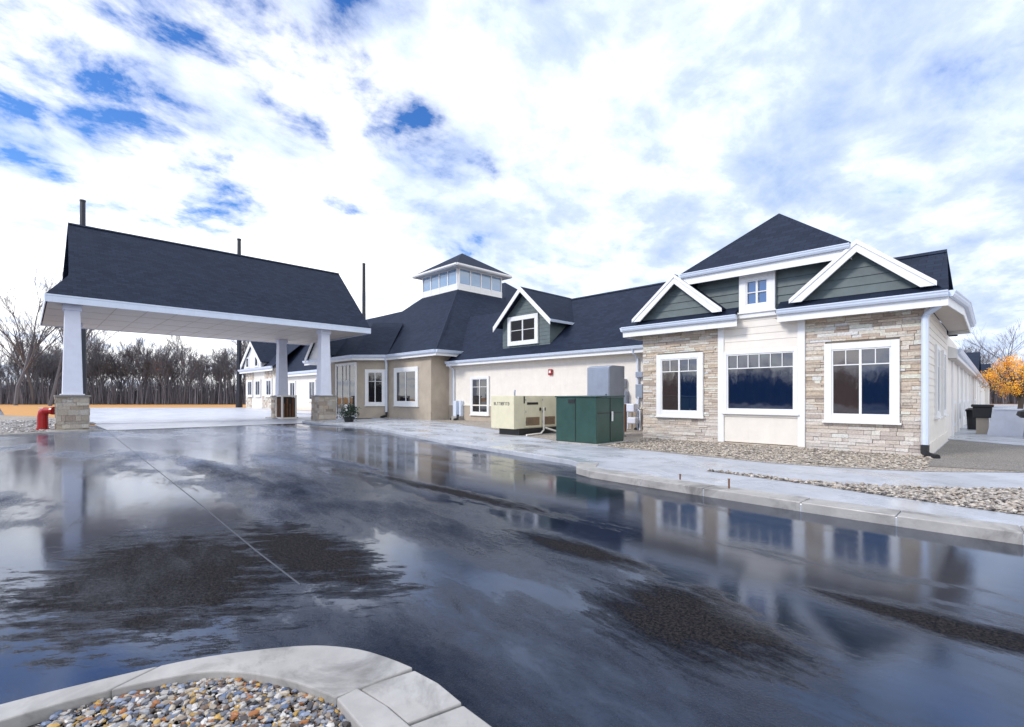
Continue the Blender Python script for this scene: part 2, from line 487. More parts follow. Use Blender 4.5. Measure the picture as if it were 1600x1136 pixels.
# raised pavement slab with a kerb face along the asphalt
edge = [(-29.2, 11.6), (-27.43, 11.5), (-25.9, 11.75), (-24.7, 12.25), (-23.19, 12.2), (-20.5, 11.7), (-17.85, 11.01), (-15.2, 10.35), (-12.6, 9.75), (-9.28, 9.22), (-6.95, 8.85),
        (-6.5, 8.6), (-6.3, 8.22), (-6.05, 7.9), (-5.56, 7.7), (-4.42, 7.6), (-3.28, 7.53), (-1.9, 7.45), (-.87, 7.42), (.19, 7.42), (4, 7.7), (9, 9)]
slab = edge + [(30, 14), (30, 130), (-12, 130), (-44, 24), (-44, 17), (-29.2, 17)]
b = MB(); b.prism([(x, y, -.1) for x, y in slab], (0, 0, .1 + Z0))
o = b.build('pavement', M['walk'], bevel=.012); o['kind'] = 'structure'
# kerb line: a narrow top strip 4 mm proud with joints
def strip_along(pts, off0, off1):
    out = []
    P = [Vector((x, y)) for x, y in pts]
    for i, p in enumerate(P):
        d = (P[min(i + 1, len(P) - 1)] - P[max(i - 1, 0)]).normalized()
        n = Vector((-d.y, d.x))
        out.append((p + n * off0, p + n * off1))
    return out
b = MB()
st = strip_along(edge[11:], .0, .42)
for i in range(len(st) - 1):
    (a0, a1), (c0, c1) = st[i], st[i + 1]
    n_ = max(1, int((c0 - a0).length / 2.2))
    for k in range(n_):
        g = .006 / max((c0 - a0).length / n_, .05) if i > 3 else 0
        t0, t1 = k / n_ + g, (k + 1) / n_ - g
        q = [a0.lerp(c0, t0), a0.lerp(c0, t1), a1.lerp(c1, t1), a1.lerp(c1, t0)]
        q[0] = q[0] + (q[3] - q[0]).normalized() * -.004; q[1] = q[1] + (q[2] - q[1]).normalized() * -.004
        b.prism([(p.x, p.y, -.09) for p in q], (0, 0, .09 + Z0 + .018))
o = b.build('kerb', M['kerb'], bevel=.01); o['kind'] = 'structure'

sheet('gravel_bed', [(-8.7, 19.1), (-8.7, 15.5), (-.9, 15.5), (-1.1, 21.5), (2.5, 21.0), (1.6, 15.8), (.35, 13.5), (-.9, 12.4), (-1.6, 12.0), (-2.6, 11.65), (-3.6, 11.5), (-7.3, 11.9), (-9.3, 12.0), (-12.5, 13.1), (-14.5, 14.2), (-20, 16.2), (-24.5, 17.4), (-24.5, 19.1)], Z0 + .006, M['gravel'])
sheet('grey_gravel_yard', [(-1.15, 13.2), (.35, 13.6), (1.6, 15.8), (6, 16), (30, 22), (30, 24), (2, 20.9), (-1.15, 22.2)], Z0 + .012, M['gravel_dark'])
wedge = [(-4.1, 9.4), (-3.4, 9.48), (-2.4, 9.42), (-1.6, 9.62), (-1.15, 9.85), (-.42, 10.35), (.28, 10.98), (2.5, 12.2), (2.5, 8.75), (.22, 8.62), (-.36, 8.72), (-1.29, 8.92), (-2.3, 9.18)]
sheet('gravel_strip', wedge, Z0 + .006, M['gravel'])
sheet('gravel_verge', [(-29.0, -.8), (-29.6, 1.4), (-31.3, 2.3), (-49, 1.6), (-60, -1.8)], -.02, M['gravel'])
sheet('verge_kerb', [(-28.0, -.85), (-28.7, 1.1), (-28.9, 2.5), (-29.1, 2.5), (-29.05, 1.1), (-28.45, -.9)], .0, M['kerb'], thick=.08)
sheet('rear_walk', [(-1.2, 21.9), (.3, 20.7), (1.5, 20.4), (6, 20.2), (6, 21.6), (1.2, 21.7), (-.2, 22.2), (-1.25, 23.6)], Z0 + .03, M['walk'], thick=.03)
# joint of the drive: thin raised lip with a sunk dark line
b = MB()
js = [(-28.6, 2.62), (-18, 2.2), (-8.69, 1.82), (-5.33, 1.66), (-4.1, 1.62)]
for (x0, y0), (x1, y1) in zip(js[:-1], js[1:]):
    b.sweep((x0, y0, ZA), (x1, y1, ZA), [(0, 0), (0, .002), (.008, .003), (.016, 0)])
o = b.build('drive_joint', M['seam']); o['kind'] = 'structure'
b = MB(); b.sweep((-28.9, 3.0, ZA), (-28.9, 11.7, ZA), [(0, 0), (0, .014), (.1, .012), (.12, 0)])
o = b.build('apron_edge', M['black']); o['kind'] = 'structure'

# foreground island: kerb in cast pieces round a pebble bed
outer = [(-3.25, -.9), (-3.33, -.4), (-3.31, -.08), (-3.26, .18), (-3.18, .51), (-3.1, .73), (-2.99, .93), (-2.88, 1.1), (-2.76, 1.23), (-2.58, 1.35), (-2.38, 1.42), (-2.2, 1.46)]
inner = [(-3.1, -.9), (-3.15, -.4), (-3.14, -.08), (-3.12, .13), (-3.09, .29), (-3.03, .49), (-2.93, .68), (-2.80, .80), (-2.66, .89), (-2.52, .96), (-2.37, 1.015), (-2.24, 1.055)]
def densify(L, n=3):
    P = [Vector(p) for p in L]; out = []
    for i in range(len(P) - 1):
        p0 = P[max(i - 1, 0)]; p1 = P[i]; p2 = P[i + 1]; p3 = P[min(i + 2, len(P) - 1)]
        for k in range(n):
            t = k / n
            out.append(.5 * ((2 * p1) + (p2 - p0) * t + (2 * p0 - 5 * p1 + 4 * p2 - p3) * t * t + (3 * p1 - p0 - 3 * p2 + p3) * t ** 3))
    out.append(P[-1]); return out
OU, IN = densify(outer), densify(inner)
b = MB()
def kpiece(i0, i1, z=.06):
    pts = [OU[i] for i in range(i0, i1 + 1)] + [IN[i] for i in range(i1, i0 - 1, -1)]
    # trim a little at both ends for the joint
    d0 = (OU[i0 + 1] - OU[i0]).normalized() * .006; d1 = (OU[i1] - OU[i1 - 1]).normalized() * .006
    n = i1 - i0
    pts[0] = pts[0] + d0; pts[-1] = pts[-1] + d0; pts[n] = pts[n] - d1; pts[n + 1] = pts[n + 1] - d1
    b.prism([(p.x, p.y, -.1) for p in pts], (0, 0, .1 + z))
kpiece(0, 12); kpiece(12, 33)
b.prism([(x, y, -.1) for x, y in [(-2.235, 1.05), (-2.24, 1.16), (-2.02, 1.19), (-1.7, 1.19), (-1.2, 1.16), (-1.2, 1.0), (-1.9, 1.03)]], (0, 0, .162))
b.prism([(x, y, -.1) for x, y in [(-2.19, 1.46), (-2.255, 1.175), (-2.02, 1.2), (-1.86, 1.2), (-1.80, 1.465), (-2.01, 1.48)]], (0, 0, .150))
b.prism([(x, y, -.1) for x, y in [(-1.85, 1.2), (-1.79, 1.465), (-1.55, 1.46), (-1.2, 1.42), (-1.0, 1.3), (-1.0, 1.17), (-1.2, 1.172), (-1.7, 1.2)]], (0, 0, .142))
o = b.build('island_kerb', M['kerb'], bevel=.008); o['kind'] = 'structure'
bed_poly = [(p.x, p.y) for p in IN[6:]] + [(-1.9, 1.02), (-1.2, .98), (-1.2, .2), (-2.2, -.4), (-2.9, -.4)]
sheet('island_soil', bed_poly, -.005, M['soil'])

b = MB()
st = strip_along([(p.x, p.y) for p in OU] + [(-1.8, 1.475), (-1.55, 1.47), (-1.2, 1.43)], -.01, .07)
for i in range(len(st) - 1):
    (a0, a1), (c0, c1) = st[i], st[i + 1]
    b.add([(a0.x, a0.y, ZA + .004), (c0.x, c0.y, ZA + .004), (c1.x, c1.y, ZA + .004), (a1.x, a1.y, ZA + .004)], [(0, 1, 2, 3)])
o = b.build('kerb_joint', M['black']); o['kind'] = 'structure'
def inside(x, y, poly):
    r = False; n = len(poly)
    for i in range(n):
        x0, y0 = poly[i]; x1, y1 = poly[(i + 1) % n]
        if (y0 > y) != (y1 > y) and x < (x1 - x0) * (y - y0) / (y1 - y0) + x0: r = not r
    return r
ico = bmesh.new(); bmesh.ops.create_icosphere(ico, subdivisions=1, radius=1)
ICO = [v.co.copy() for v in ico.verts]; ICOF = [tuple(v.index for v in f.verts) for f in ico.faces]; ico.free()
ico = bmesh.new(); bmesh.ops.create_icosphere(ico, subdivisions=2, radius=1)
ICO2 = [v.co.copy() for v in ico.verts]; ICOF2 = [tuple(v.index for v in f.verts) for f in ico.faces]; ico.free()
OCT = [Vector(p) for p in ((1, 0, 0), (-1, 0, 0), (0, 1, 0), (0, -1, 0), (0, 0, 1), (0, 0, -1))]
OCTF = [(0, 2, 4), (2, 1, 4), (1, 3, 4), (3, 0, 4), (2, 0, 5), (1, 2, 5), (3, 1, 5), (0, 3, 5)]
def rock(b, x, y, z, s, c, V, F, r):
    rot = Matrix.Rotation(r.uniform(0, 6.3), 3, 'Z') @ Matrix.Rotation(r.uniform(-.5, .5), 3, 'X')
    sc = Vector((r.uniform(.9, 1.5), r.uniform(.65, 1.05), r.uniform(.4, .75))) * s
    sd = Vector((r.uniform(0, 99), r.uniform(0, 99), 0))
    vs = []
    for v in V:
        k = 1 + .45 * noise.noise(v * 1.3 + sd)
        # squarish facets
        w = Vector([math.copysign(abs(t) ** .8, t) for t in v])
        p = rot @ Vector((w.x * sc.x * k, w.y * sc.y * k, w.z * sc.z * k))
        vs.append((x + p.x, y + p.y, z + p.z))
    b.add(vs, F, c)
def scatter(name, poly, n, s0, s1, z, pal, V, F, seed, m='pebble', smooth=False):
    r = random.Random(seed); b = MB()
    xs = [p[0] for p in poly]; ys = [p[1] for p in poly]
    k = 0; tries = 0
    while k < n and tries < n * 30:
        tries += 1
        x = r.uniform(min(xs), max(xs)); y = r.uniform(min(ys), max(ys))
        if not inside(x, y, poly): continue
        s = r.uniform(s0, s1) ** 1.0
        c = r.choice(pal); q = r.uniform(.7, 1.15)
        rock(b, x, y, z + r.uniform(-.5, .7) * s, s, tuple(min(.85, t * q) for t in c), V, F, r)
        k += 1
    o = b.build(name, M[m], recalc=False, smooth=smooth)
    o['kind'] = 'stuff'; return o
PAL = [(.62, .60, .58), (.55, .54, .53), (.24, .28, .38), (.12, .17, .28), (.34, .28, .22), (.46, .40, .32), (.36, .14, .04), (.52, .32, .08), (.06, .06, .07), (.07, .06, .06), (.66, .63, .60), (.30, .31, .34), (.42, .40, .38), (.15, .10, .07), (.18, .19, .22)]
vis_bed = [(p.x, p.y) for p in IN[9:]] + [(-1.92, 1.02), (-1.86, .85), (-2.1, .5), (-2.5, .0), (-2.9, -.25)]
tag(scatter('pebble_bed', vis_bed, 5000, .006, .019, .012, PAL, ICO, ICOF, 3), kind='stuff')
scatter('strip_pebbles', wedge[:7] + [(1.3, 11.6), (1.3, 8.7)] + wedge[9:], 5200, .018, .042, Z0 + .012, [(.50, .45, .39), (.40, .34, .28), (.30, .27, .25), (.56, .52, .47), (.16, .14, .13), (.44, .40, .37)], OCT, OCTF, 4)
scatter('bed_pebbles', [(-8.7, 15.3), (-1.1, 15.3), (-1.0, 12.6), (-1.6, 12.15), (-3.6, 11.65), (-7.3, 12.0), (-8.2, 12.1), (-8.3, 14)], 5200, .018, .045, Z0 + .012, [(.50, .44, .37), (.42, .36, .29), (.55, .50, .44), (.28, .25, .22)], OCT, OCTF, 5)
scatter('verge_pebbles', [(-29.2, -.7), (-29.7, 1.3), (-31.5, 2.1), (-44, 1.5), (-44, -1.2)], 2200, .04, .09, -.02, [(.45, .44, .44), (.36, .34, .33), (.55, .54, .54)], OCT, OCTF, 6)

# ------------------------------------------------------------------ the building
B = empty('care_home_building', (-20, 18, Z0), 'long single storey building with dark shingle roofs, stone bays, cream walls and a roof lantern', 'building')

# --- right pavilion walls
XL, X1, X2, XR, YF = -8.85, -6.13, -3.886, -1.2, 15.4
b = MB(); b.box(XL + .02, YF + .02, .0, XR - .02, 21.6, 3.72)
b.build('pavilion_wall', M['stucco'], B)
for i, (a, c, w0, w1) in enumerate(((XL, X1 - .06, -8.3, -6.68), (X2 + .06, XR - .05, -3.34, -1.73))):
    b = MB(frame((0, YF, 0), *FRONT))
    stones(b, a, c, .06, 3.78, skip=[(w0 + .01, w1 - .01, .86, 2.92)], seed=11 + i, pale=.5)
    b.build('stone_veneer', M['stone'], B, recalc=True)
    window(B, (w0, YF - .035, .85), FRONT, w1 - w0, 2.08, cas=.17, mull=(.5,), transom=.76, small=(.25, .75), proud=.07, brown_pane=True)
# cream centre panel
b = MB(frame((0, YF, 0), *FRONT))
lap(b, X1 + .1, X2 - .1, 2.98, 3.98, .03, .2); b.box(X1 + .1, -.02, 2.84, X2 - .1, .05, 2.98)
b.build('centre_panel', M['siding'], B, bevel=.003)
b = MB(frame((0, YF, 0), *FRONT)); b.box(X1 + .1, -.02, .12, X2 - .1, .028, .90)
b.box(X1 + .1, -.02, .90, X2 - .1, .06, 1.10)
b.build('apron_panel', M['siding'], B, bevel=.003)
for x in (X1, X2):
    b = MB(frame((0, YF, 0), *FRONT)); b.box(x - .08 if x == X1 else x - .1, -.02, .1, x + .1 if x == X1 else x + .08, .085, 4.0); b.build('corner_board', M['trim'], B, bevel=.005)
b = MB(frame((0, YF, 0), *FRONT)); b.box(XR - .07, -.03, .05, XR + .015, .03, 3.75); b.build('corner_board', M['trim'], B, bevel=.004)
b = MB(frame((0, YF, 0), *FRONT)); b.box(X1 - .1, -.02, -.1, X2 + .1, .12, .095)
b.build('plinth', M['stucco'], B, bevel=.01)
# wide window with six small lights
window(B, (X1 + .1, YF - .012, 1.02), FRONT, X2 - X1 - .2, 1.86, cas=.09, mull=(), transom=.745, small=[k / 6 for k in range(1, 6)], proud=.075, label='wide window with a row of six small lights above one large pane')
# green upper wall, its box and small window
b = MB(); b.box(-6.93, YF + .03, 3.6, -3.03, 22, 5.46)
b.build('upper_wall', M['green'], B)
b = MB(frame((0, YF + .03, 0), *FRONT))
lap(b, -6.93, -3.03, 3.95, 5.46, 0, .24, .03, skip=[(-5.55, -4.58, 3.9, 5.2)])
b.build('green_siding', M['green'], B)
b = MB(frame((0, YF, 0), *FRONT)); b.box(X1 - .12, -.05, 3.86, X2 + .12, .12, 4.0)
b.build('frieze_board', M['trim'], B, bevel=.006)
window(B, (-5.56, YF - .02, 4.04), FRONT, 1.0, 1.13, cas=.2, mull=(.5,), transom=.5, small=(), proud=.1, pane='glass_blue', label='small square attic window with four lights and wide white casing')

# upper hip roof
ez = 5.46
E0, E1, PK = (-7.25, 15.0, ez), (-2.70, 15.0, ez), (-4.98, 17.1, 7.36)
roof(B, [[E0, E1, PK], [E1, (-2.70, 24, ez), (-4.98, 24, 7.36), PK], [(-7.25, 24, ez), E0, PK, (-4.98, 24, 7.36)]], label='steep hipped roof over the green upper wall')
b = MB()
b.prism([(-7.2, 15.03, ez - .2), (-2.75, 15.03, ez - .2), (-2.75, 20, ez - .2), (-7.2, 20, ez - .2)], (0, 0, .02))
b.build('soffit', M['soffit'], B)
gutter(B, [(-7.27, 18, ez - .14), (-7.25, 15.0, ez - .14), (-2.7, 15.0, ez - .14), (-2.7, 18, ez - .14)], fascia=.26, size=.9, drop=.03)

# lower pavilion roof, both sides of the attic bay
zl = 3.93; sl = .67
def zroof(y): return zl + sl * (y - 14.95)
yr = 17.05; zr = zroof(yr)
lr = [[(-9.38, 14.95, zl), (-5.6, 14.95, zl), (-5.6, yr, zr), (-9.3, yr, zr)],
      [(-4.45, 14.95, zl), (-.80, 14.95, zl), (-.95, yr, zr), (-4.45, yr, zr)],
      [(-9.3, yr, zr), (-.95, yr, zr), (-.85, 19.2, zl + .05), (-9.3, 19.2, zl + .05)]]
roof(B, lr, label='low front roof of the stone pavilion')
gutter(B, [(-9.45, 16.6, zl - .13), (-9.4, 14.95, zl - .13), (-5.5, 14.95, zl - .13)], fascia=.24, drop=.02)
gutter(B, [(-4.4, 14.95, zl - .13), (-.81, 14.95, zl - .13), (-.62, 17.1, zl - .13), (-.64, 22.1, zl - .13), (-1.2, 22.3, zl - .13)], fascia=.24, drop=.02)
b = MB()
b.prism([(-9.36, 14.97, 3.72), (-5.62, 14.97, 3.72), (-5.62, 15.42, 3.72), (-9.36, 15.42, 3.72)], (0, 0, .02))
b.prism([(-4.5, 14.97, 3.72), (-.83, 14.97, 3.72), (-.64, 17.1, 3.72), (-.66, 22.1, 3.72), (-1.2, 22.2, 3.72), (-1.2, 15.42, 3.72), (-4.5, 15.42, 3.72)], (0, 0, .02))
b.build('soffit', M['soffit'], B)
# pavilion side: pent roof, gable, wall skin, windows
roof(B, [[(-.81, 14.96, zl), (-.62, 17.1, zl), (-.64, 22.1, zl), (-1.25, 22.1, zl + .42), (-1.25, 15.4, zl + .42)]], t=.05)
b = MB(); b.prism([(-1.22, 15.2, zl + .1), (-1.22, 19.0, zl + .1), (-1.22, yr, zr - .08)], (.05, 0, 0))
b.build('gable_wall', M['green'], B)
b = MB(frame((XR, 0, 0), *SIDE)); lap(b, YF + .12, 21.6, .35, 3.72, -.02, .18)
b.box(YF + .12, -.03, .05, 21.6, .02, .35)
b.build('side_siding', M['siding'], B)
for y in (17.2, 19.4):
    window(B, (XR, y, .95), SIDE, 1.1, 1.95, cas=.12, mull=(.5,), transom=.75, small=(.25, .75), proud=.05)
b = MB(); b.box(-.62, 0, 0, 0, 0, 0) if False else None
# downspout with black boot at the front corner
b.v, b.f, b.c = [], [], []
b.tube([(-.95, 15.0, 3.78), (-1.0, 15.12, 3.62), (-1.2, 15.28, 3.5), (-1.25, 15.3, 3.4), (-1.25, 15.3, .3)], .07, 8)
ds = b.build('downspout', M['gutter'], B)
b = MB(); b.tube([(-1.25, 15.3, .34), (-1.25, 15.28, .16), (-1.18, 15.2, .1), (-1.0, 15.0, .09)], [.085, .085, .08, .07], 8)
b.build('downspout_boot', M['black'], ds)

# the two small front gables
def small_gable(xc, hw=1.47, zf=4.22, za=5.47, yf=15.0):
    d = MB(frame((0, yf + .3, 0), *FRONT))
    lap_tri(d, xc - hw + .12, xc + hw - .12, zf - .06, xc, za - .12, 0, .23, .025)
    g = d.build('gable', M['green'], B)
    k = MB()
    sl_ = (za - zf) / hw
    for sgn in (-1, 1):
        k.prism([(xc, yf, za), (xc + sgn * (hw + .05), yf, za - (hw + .05) * sl_), (xc + sgn * (hw + .05), yf + 2.4, za - (hw + .05) * sl_), (xc, yf + 2.4, za)], (0, 0, .05))
    k.build('roof', M['roof'], g)
    k = MB()
    for sgn in (-1, 1):
        t = .30
        xo = hw + .06
        # rake board with a plumb-cut tail
        pts = [(xc, yf - .02, za + .03), (xc + sgn * xo, yf - .02, za + .03 - xo * sl_), (xc + sgn * xo, yf - .02, za + .03 - xo * sl_ - .1),
               (xc + sgn * (xo - .28), yf - .02, za + .03 - xo * sl_ - .1), (xc, yf - .02, za + .03 - t)]
        k.prism(pts, (0, .05, 0))
        pts = [(xc, yf - .045, za + .045), (xc + sgn * (xo + .02), yf - .045, za + .045 - (xo + .02) * sl_), (xc + sgn * (xo + .02), yf - .045, za - .07 - (xo + .02) * sl_), (xc, yf - .045, za - .07)]
        k.prism(pts, (0, .024, 0))
    k.build('rake_board', M['trim'], g, bevel=.005)
    k = MB()
    for sgn in (-1, 1):
        k.prism([(xc, yf + .03, za - .03), (xc + sgn * hw, yf + .03, za - .03 - hw * sl_), (xc + sgn * hw, yf + .29, za - .03 - hw * sl_), (xc, yf + .29, za - .03)], (0, 0, -.015))
    k.build('rake_soffit', M['soffit'], g)
small_gable(-7.5); small_gable(-2.56)

# --- central wing
YC = 19.2
b = MB(); b.box(-24.9, YC, 0, -1.22, 27.5, 3.6); b.build('wing_wall', M['siding'], B)
b = MB(frame((0, YC, 0), *FRONT)); b.box(-24.85, -.01, .0, -8.9, .03, .95); b.build('stucco_base', M['stucco'], B)
b = MB(frame((0, YC, 0), *FRONT)); b.box(-24.85, -.01, .952, -8.9, .06, 1.03); b.box(-24.85, -.01, 3.3, -8.9, .03, 3.55); b.build('trim_band', M['siding'], B, bevel=.006)
window(B, (-22.7, YC - .035, .42), FRONT, 1.66, 2.3, cas=.15, mull=(.5,), transom=.76, small=(), pane='glass_dim')
ec, yc = 3.7, 18.7
sc_ = (7.42 - ec) / (23.4 - yc)
roof(B, [[(-24.57, yc, ec), (-8.9, yc, ec), (-8.9, 19.6, ec + .9 * sc_), (-1.25, 19.6, ec + .9 * sc_), (-1.2, 20.1, ec + 1.4 * sc_), (-4.5, 23.4, 7.42), (-34, 23.4, 7.42), (-34, 19.4, ec + .7 * sc_), (-24.57, 19.4, ec + .7 * sc_)],
         [(-4.5, 23.4, 7.42), (-1.2, 20.1, ec + 1.4 * sc_), (-1.2, 27, ec + .5)],
         [(-34, 23.4, 7.42), (-4.5, 23.4, 7.42), (-1.2, 27.5, ec + .4), (-34, 27.5, ec + .4)]], label='broad shingle roof of the cream wing')
gutter(B, [(-24.57, 19.2, ec - .13), (-24.57, yc, ec - .13), (-8.95, yc, ec - .13)], fascia=.22)
b = MB(); b.box(-24.55, yc + .02, 3.5, -8.9, YC + .01, 3.52); b.build('soffit', M['soffit'], B)
# downspouts on the cream wing
for x in (-11.25, -24.3):
    b = MB(); b.tube([(x, yc - .06, 3.6), (x, yc + .05, 3.4), (x, YC - .1, 3.2), (x, YC - .1, .3)], .05, 8); d_ = b.build('downspout', M['gutter'], B)
    b = MB(); b.tube([(x, YC - .1, .32), (x, YC - .12, .14), (x + .05, YC - .4, .09)], .06, 8); b.build('downspout_boot', M['black'], d_)
# dormer
xd, hwd, zd, zf = -18.38, 1.78, 7.42, 4.15
b = MB(); b.prism([(xd - hwd, 19.42, zf - .2), (xd + hwd, 19.42, zf - .2), (xd + hwd, 19.42, 5.72), (xd, 19.42, 7.28), (xd - hwd, 19.42, 5.72)], (0, 3.9, 0))
D = b.build('dormer', M['green'], B, label='gabled roof dormer with green walls and white raking boards')
b = MB(frame((0, 19.42, 0), *FRONT)); lap(b, xd - hwd, xd + hwd, 4.15, 5.7, 0, .2, .018)
lap_tri(b, xd - hwd, xd + hwd, 5.72, xd, 7.28, 0, .2, .018); b.build('dormer_siding', M['green'], D)
sl_ = .93
b = MB()
for sg in (-1, 1): b.prism([(xd, 19.0, zd), (xd + sg * 2.12, 19.0, zd - 2.12 * sl_), (xd + sg * 2.12, 23.6, zd - 2.12 * sl_), (xd, 23.6, zd)], (0, 0, .07))
b.build('dormer_roof', M['roof'], D)
b = MB()
for sg in (-1, 1):
    b.prism([(xd, 18.97, zd + .08), (xd + sg * 2.15, 18.97, zd + .08 - 2.15 * sl_), (xd + sg * 2.15, 18.97, zd - .22 - 2.15 * sl_), (xd, 18.97, zd - .22)], (0, .04, 0))
b.build('rake_board', M['trim'], D, bevel=.005)
b = MB(); b.sweep((xd + 2.1, 19.0, zd - 2.1 * sl_ - .1), (xd + 2.1, 21.7, zd - 2.1 * sl_ - .1), [(0, 0), (0, .13), (.1, .13), (.08, 0)])
b.build('dormer_gutter', M['gutter'], D)
F_ = (xd - 1.27, 19.40, 4.4)
window(D, F_, FRONT, 2.1, 1.62, cas=.22, mull=(.5,), transom=.5, small=(), pane='glass_dim', proud=.08) if False else None
def window_flat(parent, origin, un, w, h, cas, mull, transom=None, pane='glass_dim', proud=.07):
    """window as children of a part: casing and pane stay at the third level"""
    F = frame(origin, *un); b = MB(F); t = .03
    b.box(0, -.02, 0, cas, proud, h); b.box(w - cas, -.02, 0, w, proud, h); b.box(cas, -.02, h - cas, w - cas, proud - .003, h); b.box(cas, -.02, 0, w - cas, proud - .003, cas)
    for f in mull:
        x = cas + (w - 2 * cas) * f; b.box(x - .04, -.02, cas, x + .04, proud - .02, h - cas)
    if transom:
        z = cas + (h - 2 * cas) * transom
        b.box(cas, -.02, z - .015, w - cas, proud - .035, z + .015)
    b.build('window_casing', M['trim'], parent, bevel=.005)
    g = MB(F); g.box(cas - .01, .0, cas - .01, w - cas + .01, .012, h - cas + .01); g.build('pane', M[pane], parent)
window_flat(D, (xd - 1.3, 19.38, 4.36), FRONT, 2.3, 1.62, .24, (.5,), .52)

# --- rotunda block and entrance
CH = 17.8 + 29.98
b = MB()
b.prism([(-24.9, 17.8, 0), (-24.9, 24, 0), (-40, 24, 0), (-38, 16.3, 0), (-31.5, 16.3, 0), (-29.98, 17.8, 0)], (0, 0, 4.25))
b.build('entrance_wall', M['stucco'], B)
window(B, (-29.1, 17.78, .9), FRONT, 2.85, 2.55, cas=.28, mull=(.5,), pane='glass_dim', proud=.07)
chf = ((1, 1, 0), (1, -1, 0))
c0 = Vector((-31.5, 16.3, 0)) + Vector((1, 1, 0)).normalized() * .55
window(B, (c0.x + .01, c0.y - .01, .9), chf, 1.4, 2.5, cas=.2, mull=(.5,), transom=.7, small=(), pane='glass_dim', proud=.07)
# entrance glazing
window(B, (-34.7, 16.28, .02), FRONT, 3.15, 3.9, cas=.14, mull=(.3, .68), transom=.7, small=(.5,), pane='glass_dim', proud=.08, sill=False, name='entrance_glazing', label='white framed entrance glazing with a glass door')
b = MB(frame((0, 17.8, 0), *FRONT)); b.box(-29.95, -.01, 0, -24.9, .03, .55); b.build('stucco_base', M['stucco'], B)
# eave, gutter
ev = 4.32
eave = [(-39.5, 15.85, ev), (-31.29, 15.85, ev), (-29.64, 17.5, ev), (-24.0, 17.5, ev), (-24.0, 25, ev)]
gutter(B, [(x, y, z - .13) for x, y, z in eave], fascia=.24, size=1.25)
b = MB(); b.prism([(x, y, ev - .2) for x, y, z in [(-39.5, 15.87, 0), (-31.3, 15.87, 0), (-29.66, 17.52, 0), (-24.02, 17.52, 0), (-24.02, 24, 0), (-39.5, 24, 0)]], (0, 0, .02)); b.build('soffit', M['soffit'], B)
CB = [(-31.2, 24.97), (-31.2, 29.9), (-36.2, 29.9), (-36.2, 24.97)]
zc = 10.3
def mid(a, c, t, dz):   # point along a hip with a slight bell-cast
    return tuple(a[i] + (c[i] - a[i]) * t + (dz if i == 2 else 0) for i in range(3))
a, c_, d_, e_ = (-24.0, 17.5, ev), (-24.0, 37.3, ev), (-40.3, 37.3, ev), (-40.3, 17.5, ev)
A, C_, D_, E_ = [(x, y, zc) for x, y in CB]
polys = []
for (p, q, P_, Q_) in ((e_, a, E_, A), (a, c_, A, C_), (c_, d_, C_, D_), (d_, e_, D_, E_)):
    ts = [0, .3, 1]; dz = [0, -.12, 0]
    for k in range(2):
        polys.append([mid(p, P_, ts[k], dz[k]), mid(q, Q_, ts[k], dz[k]), mid(q, Q_, ts[k + 1], dz[k + 1]), mid(p, P_, ts[k + 1], dz[k + 1])])
roof(B, polys, label='steep pyramid roof under the lantern')
T1, T2 = (-34.89, 19.45, 7.35), (-33.24, 21.1, 7.35)
roof(B, [[(-39.5, 15.85, ev), (-31.29, 15.85, ev), T1, (-38.6, 19.45, 7.35)], [(-31.29, 15.85, ev), (-29.64, 17.5, ev), T2, T1], [T1, T2, (-38, 21.2, 7.3), (-38.6, 19.45, 7.35)], [(-39.5, 15.85, ev), (-38.6, 19.45, 7.35), (-38.6, 22, 7.3), (-39.5, 22, ev)]], label='hipped roof over the entrance bay')
# gable beside the entrance
gx, gh = -36.6, 1.75
b = MB(); b.prism([(gx - gh + .1, 15.75, 4.0), (gx + gh - .1, 15.75, 4.0), (gx + gh - .1, 15.75, 4.6), (gx, 15.75, 6.2), (gx - gh + .1, 15.75, 4.6)], (0, 3, 0))
G = b.build('gable', M['trim'], B)
b = MB()
for sg in (-1, 1): b.prism([(gx, 15.5, 6.35), (gx + sg * (gh + .2), 15.5, 6.35 - (gh + .2) * .95), (gx + sg * (gh + .2), 15.5, 6.0 - (gh + .2) * .95), (gx, 15.5, 6.0)], (0, .06, 0))
b.build('rake_board', M['trim'], G)
b = MB()
for sg in (-1, 1): b.prism([(gx, 15.52, 6.36), (gx + sg * (gh + .2), 15.52, 6.36 - (gh + .2) * .95), (gx + sg * (gh + .2), 18.5, 6.36 - (gh + .2) * .95), (gx, 18.5, 6.36)], (0, 0, .05))
b.build('roof', M['roof'], G)
# downspout at the inner corner
b = MB(); b.tube([(-29.72, 17.4, 4.2), (-29.78, 17.5, 4.0), (-29.86, 17.6, 3.8), (-29.86, 17.6, .4)], .075, 8); ds = b.build('downspout', M['gutter'], B)
b = MB(); b.tube([(-29.86, 17.6, .45), (-29.86, 17.6, .2), (-29.9, 17.2, .1)], .09, 8); b.build('downspout_boot', M['black'], ds)

